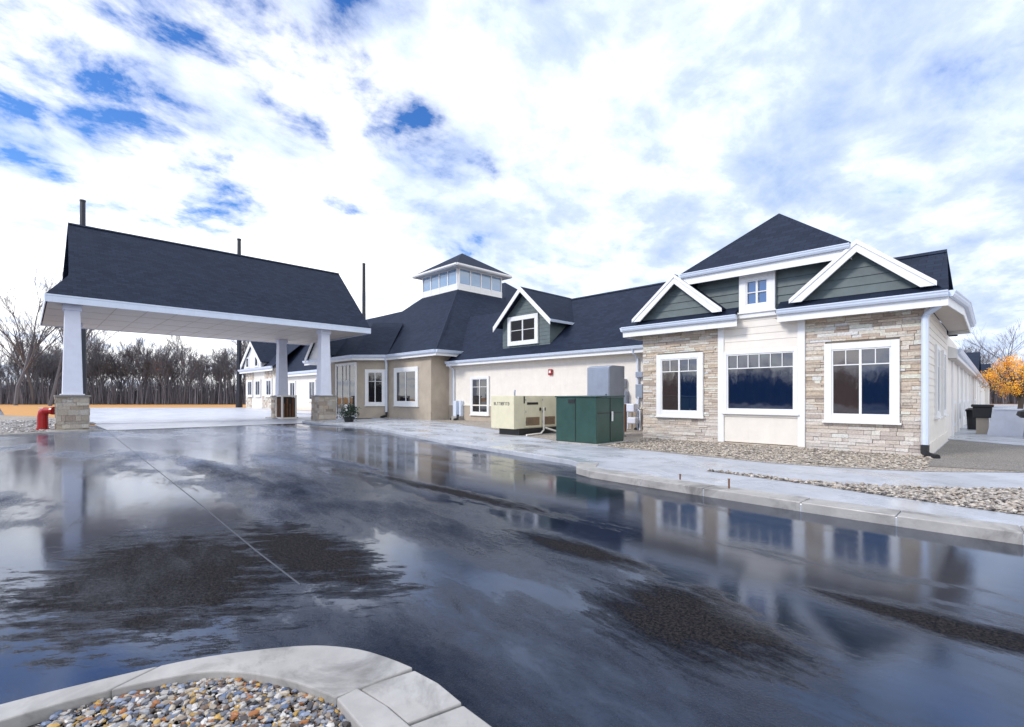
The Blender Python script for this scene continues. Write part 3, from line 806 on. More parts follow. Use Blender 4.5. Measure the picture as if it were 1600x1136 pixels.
# --- roof lantern
b = MB(); b.box(-36.2, 24.97, 9.6, -31.2, 29.9, 12.1)
L = b.build('roof_lantern', M['trim'], B, label='square glazed roof lantern on the pyramid roof')
b = MB()
for un, o, w in ((FRONT, (-36.2, 24.97, 0), 5.0), (SIDE, (-31.2, 24.97, 0), 4.93)):
    b.m = frame(o, *un)
    for k in range(5):
        x = .1 + (w - .2) * k / 4
        b.box(x - .055, -.01, 10.2, x + .055, .07, 12.1)
    b.box(0, -.01, 10.2, w, .055, 10.78); b.box(0, -.01, 11.98, w, .075, 12.15)
b.m = None
b.build('lantern_frame', M['trim'], L, bevel=.01)
for un, o, w, mm in ((FRONT, (-36.2, 24.97, 0), 5.0, 'glass_sky'), (SIDE, (-31.2, 24.97, 0), 4.93, 'glass_sky')):
    for k in range(4):
        x0 = .1 + (w - .2) * k / 4 + .056; x1 = .1 + (w - .2) * (k + 1) / 4 - .056
        b = MB(frame(o, *un)); b.box(x0, -.005, 10.78, x1, .02, 11.98); b.build('lantern_pane', M[mm], L)
zt = 12.2; ov = .62
q = [(-36.2 - ov, 24.97 - ov, zt), (-31.2 + ov, 24.97 - ov, zt), (-31.2 + ov, 29.9 + ov, zt), (-36.2 - ov, 29.9 + ov, zt)]
pk = (-33.7, 27.43, 14.2)
b = MB()
for i in range(4): b.prism([q[i], q[(i + 1) % 4], pk], (0, 0, .05))
b.build('lantern_roof', M['roof'], L)
b = MB()
for i in (3, 0, 1, 2): b.sweep(Vector(q[i]) + Vector((0, 0, -.17)), Vector(q[(i + 1) % 4]) + Vector((0, 0, -.17)), [(-.02, 0), (-.02, .2), (.1, .2), (.1, .08), (.03, 0)])
b.prism([(x, y, zt - .16) for x, y, z in q], (0, 0, .03))
b.build('lantern_eave', M['trim'], L)

# hall roof rising behind the lantern
z7 = 7.0
roof(B, [[(-28, 27.5, z7), (-28, 43, z7), (-36, 35, 13.3)], [(-60, 27.5, z7), (-28, 27.5, z7), (-36, 35, 13.3), (-50, 35, 13.3)], [(-28, 43, z7), (-60, 43, z7), (-50, 35, 13.3), (-36, 35, 13.3)]], label='tall hipped roof behind the lantern')

# --- far wing beyond the canopy
b = MB(); b.box(-62.7, 22.8, -.06, -40, 32, 4.3); b.build('wing_wall', M['siding'], B, label='white far wing seen under the canopy')
roof(B, [[(-66, 22.3, 4.35), (-39, 22.3, 4.35), (-39, 26.8, 10.1), (-73, 26.8, 10.1)], [(-73, 26.8, 10.1), (-39, 26.8, 10.1), (-39, 33, 4.3), (-66, 33, 4.3)]], label='dark roof of the far wing')
gutter(B, [(-62.7, 22.3, 4.2), (-39, 22.3, 4.2)], fascia=.35, size=1.6)
for x in (-60.9, -55.2, -50.2, -46):
    window(B, (x - .2, 22.78, 1.0), FRONT, 1.9, 2.4, cas=.22, mull=(.5,), pane='glass', proud=.1)
b = MB(); b.box(-74.5, 21.8, -.06, -62.68, 31, 5.1); b.build('wing_wall', M['siding'], B, label='taller far end block with a white gable')
for q_, (a_, c_, e_, f_) in enumerate(((-74.4, -71.9, 0, 1.6), (-67.8, -62.8, 0, 1.6), (-74.4, -71.0, 3.8, 5.0), (-66.9, -62.8, 3.8, 5.0))):
    b = MB(frame((0, 21.8, 0), *FRONT)); stones(b, a_, c_, e_, f_, seed=31 + q_, hmin=.15, hmax=.3)
    b.build('stone_veneer', M['stone'], B)
for x in (-73.5, -70.3, -66.2):
    window(B, (x, 21.75, 1.5), FRONT, 2.1, 2.3, cas=.25, mull=(.5,), pane='glass', proud=.1)
gutter(B, [(-75.3, 21.2, 5.0), (-62.4, 21.2, 5.0)], fascia=.35, size=1.8)
roof(B, [[(-75.3, 21.2, 5.15), (-62.4, 21.2, 5.15), (-62.4, 26.7, 9.95), (-73.0, 26.7, 10.05)], [(-75.3, 21.2, 5.15), (-73, 26.8, 10.1), (-75.3, 33, 5.15)]], label='roof of the far end block')
b = MB(); b.prism([(-73.6, 21.3, 5.1), (-66.6, 21.3, 5.1), (-66.6, 21.3, 5.9), (-70.1, 21.3, 8.4), (-73.6, 21.3, 5.9)], (0, 5, 0)); G = b.build('gable', M['trim'], B)
b = MB()
for sg in (-1, 1): b.prism([(-70.1, 21.0, 8.9), (-70.1 + sg * 4.1, 21.0, 5.9), (-70.1 + sg * 4.1, 21.0, 5.3), (-70.1, 21.0, 8.3)], (0, .1, 0))
b.build('rake_board', M['trim'], G)
b = MB()
for sg in (-1, 1): b.prism([(-70.1, 21.02, 8.9), (-70.1 + sg * 4.1, 21.02, 5.9), (-70.1 + sg * 4.1, 26, 5.9), (-70.1, 26, 8.9)], (0, 0, .08))
b.build('roof', M['roof'], G)
window_flat(G, (-72.6, 21.28, 5.35), FRONT, 1.3, 1.5, .2, ()); window_flat(G, (-69.0, 21.28, 5.35), FRONT, 1.3, 1.5, .2, ())

# --- long side wing to the far right
b = MB(); b.box(-20, 21.62, 0, -1.25, 100, 2.95); b.build('wing_wall', M['siding'], B, label='long white side wing running away at the right')
roof(B, [[(-1.0, 22.35, 3.1), (-1.0, 100, 3.1), (-6, 100, 5.4), (-6, 22.35, 5.4)]], t=.06)
gutter(B, [(-1.0, 22.4, 2.98), (-1.0, 100, 2.98)], fascia=.2)
b = MB(); b.box(-1.24, 22.4, 2.8, -1.01, 100, 2.82); b.build('soffit', M['soffit'], B)
b = MB(); b.prism([(-1.6, 22.32, 2.82), (-.98, 22.32, 2.82), (-.98, 22.32, 3.12), (-1.6, 22.32, 3.42)], (0, .05, 0)); b.build('eave_end', M['trim'], B)
for k, y in enumerate((24, 27.5, 31, 35, 40, 46, 54, 63)):
    b = MB(); b.box(-1.25, y, 0, -1.16, y + .35, 2.8); b.build('pilaster', M['trim'], B)
for y in (25.2, 28.8, 32.6, 37, 42.5, 49, 58):
    window(B, (-1.25, y, .35), SIDE, 1.5, 1.0, cas=.12, mull=(.5,), pane='glass_dim', proud=.04, sill=False)
for y0, xe, zt_ in ((50, -1.05, 5.15), (88, -.75, 6.0)):
    b = MB(); b.box(-14, y0 + .6, 0, xe - .15, y0 + 9, 3.1); b.build('cross_wing_wall', M['siding'], B)
    roof(B, [[(-14, y0, 3.0), (xe, y0, 3.0), (xe, y0 + 5, zt_), (-14, y0 + 5, zt_)], [(-14, y0 + 5, zt_), (xe, y0 + 5, zt_), (xe, y0 + 10, 3.0), (-14, y0 + 10, 3.0)]], label='cross roof over the far side wing')

# ------------------------------------------------------------------ entrance canopy
K = empty('entrance_canopy', (-33.3, 7.3, -.05), 'large drive-through canopy with steep dark roof on four white tapered columns with stone bases', 'canopy')
ez, rz = 5.98, 10.5; xe0, xe1, xr = -28.95, -39.1, -34.05
y0, y1 = .62, 15.9
sl_ = (rz - ez) / (xe0 - xr)
yg = 1.55
def zx(x): return ez + sl_ * (xe0 - x)
xk = -30.2
b = MB()
# near and far slopes with gable at the outer end and a skirt roof under it
b.prism([(xe0, y0, ez), (xe0, y1, ez), (xr, 16.15, rz), (xr, yg, rz), (xk, yg - .15, zx(xk)), ], (0, 0, -.1))
xk2 = xe1 + (xe0 - xk)
b.prism([(xe1, y0, ez), (xk2, yg - .15, zx(xk)), (xr, yg, rz), (xr, 16.15, rz), (xe1, y1, ez)], (0, 0, -.1))
b.prism([(xe1, y0, ez), (xe0, y0, ez), (xk, yg, zx(xk) - .02), (xk2, yg, zx(xk) - .02)], (0, 0, -.08))
b.build('canopy_roof', M['roof'], K)
b = MB(); b.prism([(xk - .3, yg + .12, zx(xk) - .2), (xk2 + .3, yg + .12, zx(xk) - .2), (xr, yg + .12, rz - .15)], (0, .1, 0)); b.prism([(xe0 - .3, y1 - .2, ez), (xe1 + .3, y1 - .2, ez), (xr, 15.9, rz - .15)], (0, .1, 0))
b.build('canopy_gable', M['green'], K)
b = MB(); b.box(xe1 + .05, y0 + .05, ez - .34, xe0 - .05, y1 - .05, ez - .30); b.build('canopy_ceiling', M['soffit'], K)
b = MB()
for k in range(1, 13): b.box(xe1 + .1, y0 + k * 1.19, ez - .346, xe0 - .1, y0 + k * 1.19 + .03, ez - .341)
for x in (-31.5, -34.0, -36.6): b.box(x, y0 + .1, ez - .3465, x + .03, y1 - .1, ez - .3415)
b.build('ceiling_joints', M['stucco'], K)
b = MB()
pr = [(0, -.37), (0, -.03), (.05, -.03), (.05, -.09), (.035, -.12), (.035, -.37)]
for p, q_ in (((xe0, y0), (xe0, y1)), ((xe0, y1), (xe1, y1)), ((xe1, y1), (xe1, y0)), ((xe1, y0), (xe0, y0))):
    b.sweep((*p, ez), (*q_, ez), pr)
b.build('canopy_fascia', M['gutter'], K)
for (x, y) in ((-29.75, 1.5), (-29.75, 13.15), (-36.8, 1.95), (-36.8, 13.15)):
    b = MB()
    h0, h1 = .345, .255
    zb, ztp = 1.58, ez - .341
    b.add([(x - h0, y - h0, zb), (x + h0, y - h0, zb), (x + h0, y + h0, zb), (x - h0, y + h0, zb), (x - h1, y - h1, ztp), (x + h1, y - h1, ztp), (x + h1, y + h1, ztp), (x - h1, y + h1, ztp)],
          [(0, 1, 2, 3), (4, 5, 6, 7), (0, 1, 5, 4), (1, 2, 6, 5), (2, 3, 7, 6), (3, 0, 4, 7)])
    b.box(x - .32, y - .32, ztp - .25, x + .32, y + .32, ztp)
    b.box(x - .41, y - .41, zb - .005, x + .41, y + .41, zb + .05)
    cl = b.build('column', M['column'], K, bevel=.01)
    r_ = .53
    b = MB(); b.box(x - r_ + .03, y - r_ + .03, -.1, x + r_ - .03, y + r_ - .03, 1.5)
    b.box(x - r_ - .07, y - r_ - .07, 1.5, x + r_ + .07, y + r_ + .07, 1.58)
    tn = .6
    
    fs = [(frame((x - r_, y - r_, 0), (1, 0, 0), (0, -1, 0)), 2 * r_), (frame((x + r_, y - r_, 0), (0, 1, 0), (1, 0, 0)), 2 * r_), (frame((x + r_, y + r_, 0), (-1, 0, 0), (0, 1, 0)), 2 * r_), (frame((x - r_, y + r_, 0), (0, -1, 0), (-1, 0, 0)), 2 * r_)]
    b.c = [(.30, .28, .26)] * len(b.f)
    for k, (F, w) in enumerate(fs):
        b.m = F; stones(b, 0, w, -.04, 1.49, seed=int(60 + k + x + y), tone=.62, hmin=.12, hmax=.26)
    b.m = None
    b.build('column_base', M['stone'], cl)
    b = MB(); b.box(x - .85, y - .85, -.1, x + .85, y + .85, .02); b.build('column_footing', M['kerb'], cl, bevel=.02)

def caps(parent, segs, w=.16, up=.03):
    b = MB()
    for p, q in segs: b.sweep(Vector(p) + Vector((0, 0, up - .05)), Vector(q) + Vector((0, 0, up - .05)), [(-w, -.06), (0, .05), (w, -.06), (0, -.02)])
    b.build('ridge_cap', M['roof'], parent)
caps(K, [((xr, yg, rz), (xr, 16.15, rz))])
caps(B, [(E0, PK), (E1, PK)], .12); caps(B, [((-24.0, 17.5, ev), A)], .12, .0)
caps(B, [((-24, 23.4, 7.42), (-4.5, 23.4, 7.42)), ((-9.3, yr, zr), (-.95, yr, zr))])
caps(B, [((xd, 19.0, zd + .05), (xd, 23.4, zd + .05))], .13)

# ------------------------------------------------------------------ dark shelf bin standing at the far column
T = empty('timber_bin', (-35.75, 13.1, -.05), 'dark brown open slatted timber box with cream edges at the far canopy column', 'box')
bx, by = -35.75, 13.1
b = MB(); b.box(bx - .55, by - .45, -.04, bx + .45, by + .45, 1.45); b.build('bin_body', M['brown'], T, bevel=.01)
b = MB()
b.box(bx - .62, by - .52, -.04, bx - .52, by - .4, 1.55); b.box(bx + .42, by - .52, -.04, bx + .52, by - .4, 1.55); b.box(bx + .42, by + .42, -.04, bx + .52, by + .52, 1.55)
b.box(bx - .62, by - .53, 1.5, bx + .53, by + .53, 1.6); b.box(bx - .62, by - .53, -.05, bx + .53, by + .53, .06)
b.build('bin_frame', M['siding'], T, bevel=.006)
b = MB()
for k in range(4): b.box(bx + .455, by - .36 + k * .2, .1, bx + .48, by - .28 + k * .2, 1.4 if k % 2 else 1.0)
for k in range(4): b.box(bx - .46 + k * .22, by - .48, .1, bx - .38 + k * .22, by - .455, 1.4)
b.build('slat', M['rust'], T)

# ------------------------------------------------------------------ equipment
# generator
G = empty('standby_generator', (-13.2, 14.4, Z0), 'cream standby generator enclosure on a black skid beside the green cabinet', 'generator')
gx0, gx1, gy0, gy1 = -13.85, -12.6, 12.7, 16.4
b = MB()
b.prism([(gx0, gy0, .30), (gx0, gy0, 1.54), (gx0, gy1, 1.54), (gx0, gy1, .3)], (gx1 - gx0, 0, 0)); b.build('enclosure', M['yellow'], G, bevel=.02)
b = MB(); b.box(gx0 + .2, gy0 + .25, .06, gx1 + .02, gy1 - .1, .29); b.build('skid', M['black'], G, bevel=.01)
b = MB(); b.box(gx0 - .1, gy0 + .1, .03, gx1 + .25, gy1 + .1, .062); b.build('pad', M['kerb'], G, bevel=.01)
b = MB()
for y_ in (gy0 + .6, gy0 + 1.55, gy0 + 2.5):
    for z_ in (.5, .9, 1.35): b.box(gx1 + .02, y_, z_, gx1 + .032, y_ + .03, z_ + .07)
b.build('hinge', M['metal'], G)
b = MB()
b.box(gx1 + .003, gy0 + .55, .34, gx1 + .02, gy0 + 1.45, 1.46); b.box(gx1 + .003, gy0 + 1.5, .34, gx1 + .02, gy0 + 2.4, 1.46); b.box(gx1 + .003, gy0 + 2.45, .34, gx1 + .02, gy0 + 3.3, 1.46)
b.build('access_door', M['yellow'], G, bevel=.006)
b = MB()
for k in range(9): b.box(gx1 + .02, gy0 + .62, .42 + k * .035, gx1 + .035, gy0 + 1.38, .44 + k * .035); b.box(gx1 + .02, gy0 + 1.6, .42 + k * .035, gx1 + .035, gy0 + 2.3, .44 + k * .035)
b.build('louvre', M['rust'], G)
b = MB(); b.box(gx1 + .02, gy0 + .68, 1.2, gx1 + .03, gy0 + 1.3, 1.29); b.box(gx1 + .02, gy0 + 1.38, .96, gx1 + .05, gy0 + 1.46, 1.08); b.box(gx1 + .02, gy0 + 1.6, .96, gx1 + .05, gy0 + 1.72, 1.08); b.box(gx1 + .001, gy0 + .52, 1.25, gx1 + .03, gy0 + .56, 1.52)
b.build('latch', M['black'], G)
b = MB()   # worn, no longer readable lettering strip on the end panel
rr = random.Random(5); x = gx0 + .17
while x < gx1 - .30:
    w = rr.uniform(.03, .075); z = 1.18
    kind = rr.randint(0, 3)
    y_ = gy0 - .004
    b.box(x, y_, z, x + .016, gy0, z + .12)
    if kind != 0: b.box(x + .016, y_, z + .1, x + w, gy0, z + .12)
    if kind != 1: b.box(x + .016, y_, z, x + w, gy0, z + .02)
    if kind > 1: b.box(x + .016, y_, z + .05, x + w, gy0, z + .07); b.box(x + w - .001, y_, z + .021, x + w + .014, gy0, z + .099)
    x += w + .03
b.build('nameplate', M['black'], G, label='worn dark lettering strip')
b = MB(); b.tube([(gx1 - .06, gy0 + .1, 1.54), (gx1 - .06, gy0 + .1, 1.66), (gx1 - .06, gy0 + .12, 1.75)], .03, 8); b.build('exhaust_stub', M['metal'], G)
b = MB(); b.tube([(gx1 + .12, gy0 + 1.52, 1.1), (gx1 + .12, gy0 + 1.52, .22), (gx1 + .25, gy0 + 1.2, .1), (gx1 + .35, gy0 + .3, .09)], .035, 8)
b.tube([(gx1 + .12, gy0 + 1.6, .3), (gx1 + .4, gy0 + 2.1, .12), (gx1 + .9, gy0 + 2.2, .1)], .035, 8); b.build('gas_pipe', M['siding'], G)

# pad-mounted transformer
G = empty('green_transformer', (-9.2, 12.7, Z0), 'dark green metal transformer cabinet standing at the edge of the pavement', 'transformer')
tx0, tx1, ty0, ty1 = -9.97, -8.42, 11.95, 13.45
b = MB(); b.prism([(tx0, ty0, .1), (tx1, ty0, .1), (tx1, ty1, .1), (tx0, ty1, .1)], (0, 0, 1.38)); b.build('cabinet', M['xgreen'], G, bevel=.02)
b = MB(); b.prism([(tx0 - .03, ty0 - .03, 1.48), (tx1 + .03, ty0 - .03, 1.48), (tx1 + .03, ty1 + .03, 1.5), (tx0 - .03, ty1 + .03, 1.5)], (0, 0, .045)); b.build('lid', M['xgreen'], G, bevel=.012)
b = MB(); b.box(tx0 - .12, ty0 - .1, .03, tx1 + .12, ty1 + .12, .1); b.build('pad', M['kerb'], G, bevel=.012)
b = MB(); b.box(tx1 + .001, ty0 + .72, .14, tx1 + .012, ty0 + .735, 1.46); b.box(tx1 + .001, ty0 + .06, 1.0, tx1 + .014, ty1 - .06, 1.02); b.box(tx0 + .77, ty0 - .01, .14, tx0 + .785, ty0 - .001, 1.46)
b.build('door_seam', M['black'], G)
b = MB(); b.box(tx1 + .012, ty0 + .77, .75, tx1 + .05, ty0 + .83, 1.05); b.build('handle', M['trim'], G, bevel=.01)
b = MB(); b.box(tx0 + .5, ty0 - .014, 1.3, tx0 + .75, ty0 - .002, 1.42); b.build('data_plate', M['black'], G)

# grey cabinet behind the transformer
G = empty('switchgear_cabinet', (-10.1, 14.95, Z0), 'tall light grey electrical cabinet behind the green transformer', 'cabinet')
b = MB(); b.prism([(-10.62, 14.5, .1), (-10.62, 14.5, 2.56), (-10.62, 14.72, 2.62), (-10.62, 15.5, 2.62), (-10.62, 15.5, .1)], (.95, 0, 0)); b.build('cabinet_body', M['metal'], G, bevel=.015)
b = MB(); b.box(-10.66, 14.46, .05, -9.63, 15.54, .1); b.build('pad', M['kerb'], G)
b = MB(); b.box(-10.585, 14.488, .2, -9.7, 14.499, 2.5); b.build('cabinet_door', M['metal'], G, bevel=.004)
b = MB(); b.box(-9.8, 14.46, 1.3, -9.77, 14.489, 1.6); b.build('handle', M['black'], G)

# gas meter set and electric meters by the corner
DX = -1.35
G = empty('meter_bank', (-11.6, 18.9, Z0), 'cluster of meters and pipes on the cream wall beside the stone corner', 'meter')
b = MB(Matrix.Translation((DX, 0, 0))); b.box(-10.85, 18.96, 1.9, -10.5, 19.18, 2.3); b.box(-10.85, 18.9, 1.0, -10.4, 19.18, 1.75); b.box(-9.95, 18.98, 1.45, -9.62, 19.18, 2.05); b.box(-9.95, 18.98, 2.35, -9.6, 19.18, 2.6); b.build('meter_box', M['metal'], G, bevel=.01)
b = MB(Matrix.Translation((DX, 0, 0)))
for z in (2.1, 1.55, 1.2):
    for x in (-10.7,):
        b.tube([(x, 18.99, z), (x, 18.85, z)], .11, 14)
b.build('meter_dial', M['glass'], G)
b = MB(Matrix.Translation((DX, 0, 0)))
b.tube([(-9.8, 18.98, 1.5), (-9.8, 18.9, .8), (-9.8, 18.9, .06)], .035, 8); b.tube([(-10.6, 18.95, 1.0), (-10.6, 18.95, .06)], .05, 8); b.tube([(-10.3, 18.95, 1.0), (-10.3, 18.95, .06)], .04, 8)
b.tube([(-9.5, 18.6, .06), (-9.5, 18.6, .9), (-9.7, 18.6, 1.0), (-10.2, 18.6, 1.0), (-10.25, 18.6, .9), (-10.25, 18.6, .06)], .04, 8)
b.build('conduit', M['gutter'], G)
b = MB(Matrix.Translation((DX, 0, 0))); b.tube([(-9.65, 17.6, .05), (-9.65, 17.6, 1.2)], .09, 10); b.build('riser_pipe', M['rust'], G)
b = MB(Matrix.Translation((DX, 0, 0))); b.box(-10.25, 18.35, .85, -9.65, 18.7, 1.2); b.box(-9.95, 18.3, .35, -9.55, 18.6, .62); b.build('gas_meter', M['column'], G, bevel=.04)

# red alarm bell on the cream wall
G = empty('fire_alarm', (-16.35, YC - .03, 2.62), 'small red alarm strobe high on the cream wall above the generator', 'alarm')
b = MB(); b.box(-16.47, YC - .1, 2.62, -16.2, YC - .032, 2.92); b.build('alarm_body', M['red'], G, bevel=.015)
b = MB(); b.box(-16.40, YC - .13, 2.72, -16.27, YC - .1, 2.85); b.build('strobe_lens', M['trim'], G, bevel=.01)
# white air unit near the wing window
G = empty('wall_duct', (-23.8, 18.9, Z0), 'pale vertical louvred duct beside the narrow window of the cream wing', 'duct')
b = MB(); b.box(-24.05, 18.85, .3, -23.75, 19.17, 1.25); b.box(-23.6, 18.95, .1, -23.42, 19.17, 1.25); b.build('duct_body', M['gutter'], G, bevel=.01)
b = MB(); b.tube([(-23.5, 18.8, .4), (-23.5, 18.75, .15), (-23.5, 18.5, .1)], .08, 8); b.build('duct_boot', M['black'], G)
b = MB(); b.box(-24.15, 18.8, .05, -23.4, 19.17, .3); b.build('duct_base', M['kerb'], G)

# red standpipe at the canopy column
G = empty('red_standpipe', (-30.9, .55, -.02), 'short red bent standpipe on the gravel beside the nearest canopy column', 'standpipe')
px, py = -30.75, .55
b = MB(); b.tube([(px, py, -.02), (px, py, .62), (px + .02, py + .02, .78), (px + .1, py + .1, .86), (px + .3, py + .3, .87)], [.19, .19, .19, .17, .13], 16); b.build('pipe_body', M['red'], G, smooth=False)
b = MB(); b.tube([(px, py, .02), (px, py, .08)], .23, 16); b.tube([(px + .3, py + .3, .87), (px + .37, py + .37, .87)], .18, 14); b.tube([(px, py, .88), (px, py, .97)], [.15, .06], 10); b.build('flange', M['red'], G)

# lamp poles
for (d, lat, nm) in ((57, -.8825, 'above the outer end of the canopy roof'), (71, -.561, 'seen under the canopy beside the far block'), (84, -.3045, 'above the inner end of the canopy roof')):
    r_ = lat * d; x = (r_ - d) / math.sqrt(2); y = (r_ + d) / math.sqrt(2)
    G = empty('lamp_pole', (x, y, -.06), 'tall dark bronze pole ' + nm, 'pole', 'dark poles standing across the car park')
    b = MB(); b.tube([(x, y, .5), (x, y, 24.4)], [.38, .27], 6); b.build('shaft', M['pole'], G)
    b = MB(); b.tube([(x, y, -.05), (x, y, .6)], .45, 14); b.build('pole_base', M['pole'], G)
    b = MB(); b.tube([(x, y, 24.35), (x, y, 24.55)], .29, 8); b.build('pole_cap', M['pole'], G)

# marker stakes by the kerb
for (x, y, h, l) in ((-2.98, 7.78, .16, 'rusty iron marker stake in the kerb, the taller of two'), (-3.9, 8.02, .1, 'short iron marker stub in the kerb, the smaller of two')):
    b = MB(); b.box(x - .011, y - .011, Z0 + .015, x + .011, y + .011, Z0 + h); b.box(x - .018, y - .014, Z0 + h, x + .018, y + .014, Z0 + h + .01)
    tag(b.build('marker_stake', M['rust'], bevel=.003), l, 'stake', 'stakes in the kerb')

# planter by the stone base
G = empty('potted_shrub', (-26.5, 13.2, Z0), 'dark leafy potted shrub with white blooms beside the stone column base', 'plant')
b = MB(); b.tube([(-26.5, 13.2, Z0), (-26.5, 13.2, .3), (-26.5, 13.2, .34)], [.24, .31, .33], 14); b.build('pot', M['black'], G)
r_ = random.Random(9); b = MB(); fl = MB()
for k in range(900):
    t = Vector((r_.gauss(0, .30), r_.gauss(0, .30), r_.gauss(0, .24)))
    if t.length > .75: continue
    c = Vector((-26.5, 13.2, .62)) + t * .9
    u = Vector((r_.uniform(-1, 1), r_.uniform(-1, 1), r_.uniform(-.3, 1))).normalized() * r_.uniform(.06, .13); w = u.orthogonal().normalized() * .03
    g = r_.uniform(.5, 1.3)
    b.add([c, c + u * .5 + w, c + u, c + u * .5 - w], [(0, 1, 2, 3)], (.012 * g, .035 * g, .016 * g))
b.build('foliage', M['leaf'], G, recalc=False)
for (x, y, z, s) in ((-26.45, 13.0, .95, .12), (-26.9, 12.85, .35, .17), (-26.3, 12.95, .75, .08), (-26.7, 13.0, .9, .07)):
    for k in range(14):
        u = Vector((r_.gauss(0, 1), r_.gauss(0, 1), r_.gauss(0, 1))).normalized() * s; w = u.orthogonal().normalized() * s * .5; c = Vector((x, y, z))
        fl.add([c, c + u * .6 + w, c + u, c + u * .6 - w], [(0, 1, 2, 3)])
fl.build('blossom', M['trim'], G, recalc=False)

# white concrete wall and bins at the right
G = empty('concrete_wall', (2.5, 25.9, Z0), 'low white concrete wall with a sloping end right of the side wing', 'wall')
b = MB(); b.prism([(-.32, 25.8, .03), (8, 25.8, .03), (8, 25.8, 1.0), (-.12, 25.8, 1.0)], (0, .25, 0)); b.build('wall_body', M['conc_wall'], G, bevel=.015)
b = MB(); b.box(-.15, 25.76, 1.001, 8, 26.09, 1.05); b.build('wall_coping', M['conc_wall'], G, bevel=.01)
G = empty('waste_bin', (-.72, 29.8, Z0), 'tall black waste bin standing against the white side wing', 'bin')
b = MB(); b.tube([(-.75, 29.8, .06), (-.75, 29.8, .85)], [.24, .28], 12); b.build('bin_body', M['black'], G)
b = MB(); b.tube([(-.75, 29.8, .85), (-.75, 29.8, .93), (-.75, 29.8, 1.0)], [.31, .31, .2], 12); b.build('bin_lid', M['black'], G)
G = empty('utility_pedestal', (-.4, 26.5, Z0), 'squat tan pedestal topped by a wide black box beside the white wall', 'pedestal')
b = MB(); b.box(-.62, 26.3, .04, -.26, 26.7, .68); b.build('pedestal_body', M['stucco'], G, bevel=.02)
b = MB(); b.prism([(-.68, 26.2, .68), (-.2, 26.2, .68), (-.16, 26.2, 1.1), (-.72, 26.2, 1.1)], (0, .6, 0)); b.box(-.76, 26.15, 1.1, -.12, 26.85, 1.2); b.build('black_box', M['black'], G, bevel=.02)
G = empty('covered_grill', (.75, 25.3, Z0), 'dark round covered object in front of the white wall at the picture edge', 'grill')
b = MB(); b.tube([(.78, 25.1, .75), (.78, 25.1, .85), (.78, 25.1, .98), (.78, 25.1, 1.08)], [.22, .34, .3, .1], 14); b.build('grill_bowl', M['black'], G, smooth=False)
b = MB()
for a_ in (0, 2.1, 4.2): b.tube([(.78 + .12 * math.cos(a_), 25.1 + .12 * math.sin(a_), .8), (.78 + .3 * math.cos(a_), 25.1 + .3 * math.sin(a_), .05)], .018, 6)
b.build('grill_stand', M['metal'], G)

# ------------------------------------------------------------------ trees
def grow(seed, H, spread=.5, levels=5, lean=0.0, tw=.018):
    r = random.Random(seed); tr = MB(); cr = MB()
    def rec(p, d, L, rad, lv):
        n = 4 if lv < 2 else 3
        pts = [p]; q = p; dd = d.copy()
        for k in range(n):
            dd = (dd + Vector((r.gauss(0, .09), r.gauss(0, .09), r.gauss(.03, .05)))).normalized()
            q = q + dd * (L / n); pts.append(q)
        r1 = max(rad * .55, tw)
        g = r.uniform(.75, 1.3); c = (.14 * g, .14 * g, .165 * g)  # bluish grey of distance haze put into the bark colour
        (tr if lv < 1 else cr).tube(pts, [rad + (r1 - rad) * i / n for i in range(n + 1)], 5 if lv < 1 else 3, c, caps=False)
        if lv >= levels: return
        kids = 7 if lv == 0 else r.randint(3, 4)
        for i in range(kids):
            t = r.uniform(.35, 1) if lv == 0 else r.uniform(.25, 1)
            a = pts[min(int(t * n), n - 1)]; bb = pts[min(int(t * n) + 1, n)]
            o = a.lerp(bb, t * n - int(t * n))
            az = r.uniform(0, 6.283)
            side = Vector((math.cos(az), math.sin(az), 0))
            nd = (dd * r.uniform(.75, 1.1) + side * spread * r.uniform(.6, 1.5) + Vector((0, 0, .15))).normalized()
            rec(o, nd, L * r.uniform(.48, .72), max(rad * r.uniform(.38, .55), tw), lv + 1)
    rec(Vector((0, 0, 0)), Vector((lean, 0, 1)).normalized(), H * .5, H * .0125, 0)
    return tr, cr
protos = []
for k, (s, H, sp) in enumerate(((1, 17, .45), (2, 21, .55), (3, 14, .4), (4, 18, .35), (5, 24, .5), (6, 12, .5))):
    tr, cr = grow(s, H, sp, 5 if k not in (1, 4) else 4, lean=.05 * (k % 3 - 1), tw=.016)
    protos.append((tr, cr, H))
used = {}
def place_tree(k, x, y, rz, sc, label, group):
    tr, cr, H = protos[k]
    if k not in used:
        g = empty('bare_tree', (0, 0, 0), label, 'tree', group)
        tr.build('trunk', M['bark'], g, recalc=False, origin=(0, 0, 0)); cr.build('crown', M['bark'], g, recalc=False, origin=(0, 0, 0))
        used[k] = g; o = g
    else:
        o = used[k].copy(); col.objects.link(o)
        for ch in used[k].children:
            c = ch.copy(); col.objects.link(c); c.parent = o
        o['label'] = label; o['group'] = group
    o.location = (x, y, -.08); o.rotation_euler = (0, 0, rz); o.scale = (sc, sc, sc)
    return o
r_ = random.Random(21)
rt2 = math.sqrt(2)
def cam2w(px, d):
    r = (px - 800) / 760 * d
    return (r - d) / rt2, (r + d) / rt2
LW = 'bare grey tree in the wood beyond the field, seen left of and under the canopy'
for i in range(72):
    # belt from the far left to behind the canopy, in metres along and across it
    s = (i + r_.uniform(-.4, .4)) / 71; w = r_.uniform(0, 26)
    x = -152 + 46 * s - w / rt2; y = -14 + 50 * s + w / rt2
    k = r_.choice((0, 2, 3, 5, 0, 2)); sc = r_.uniform(.75, 1.0)
    place_tree(k, x, y, r_.uniform(0, 6), sc, LW, 'bare trees in the wood beyond the field')
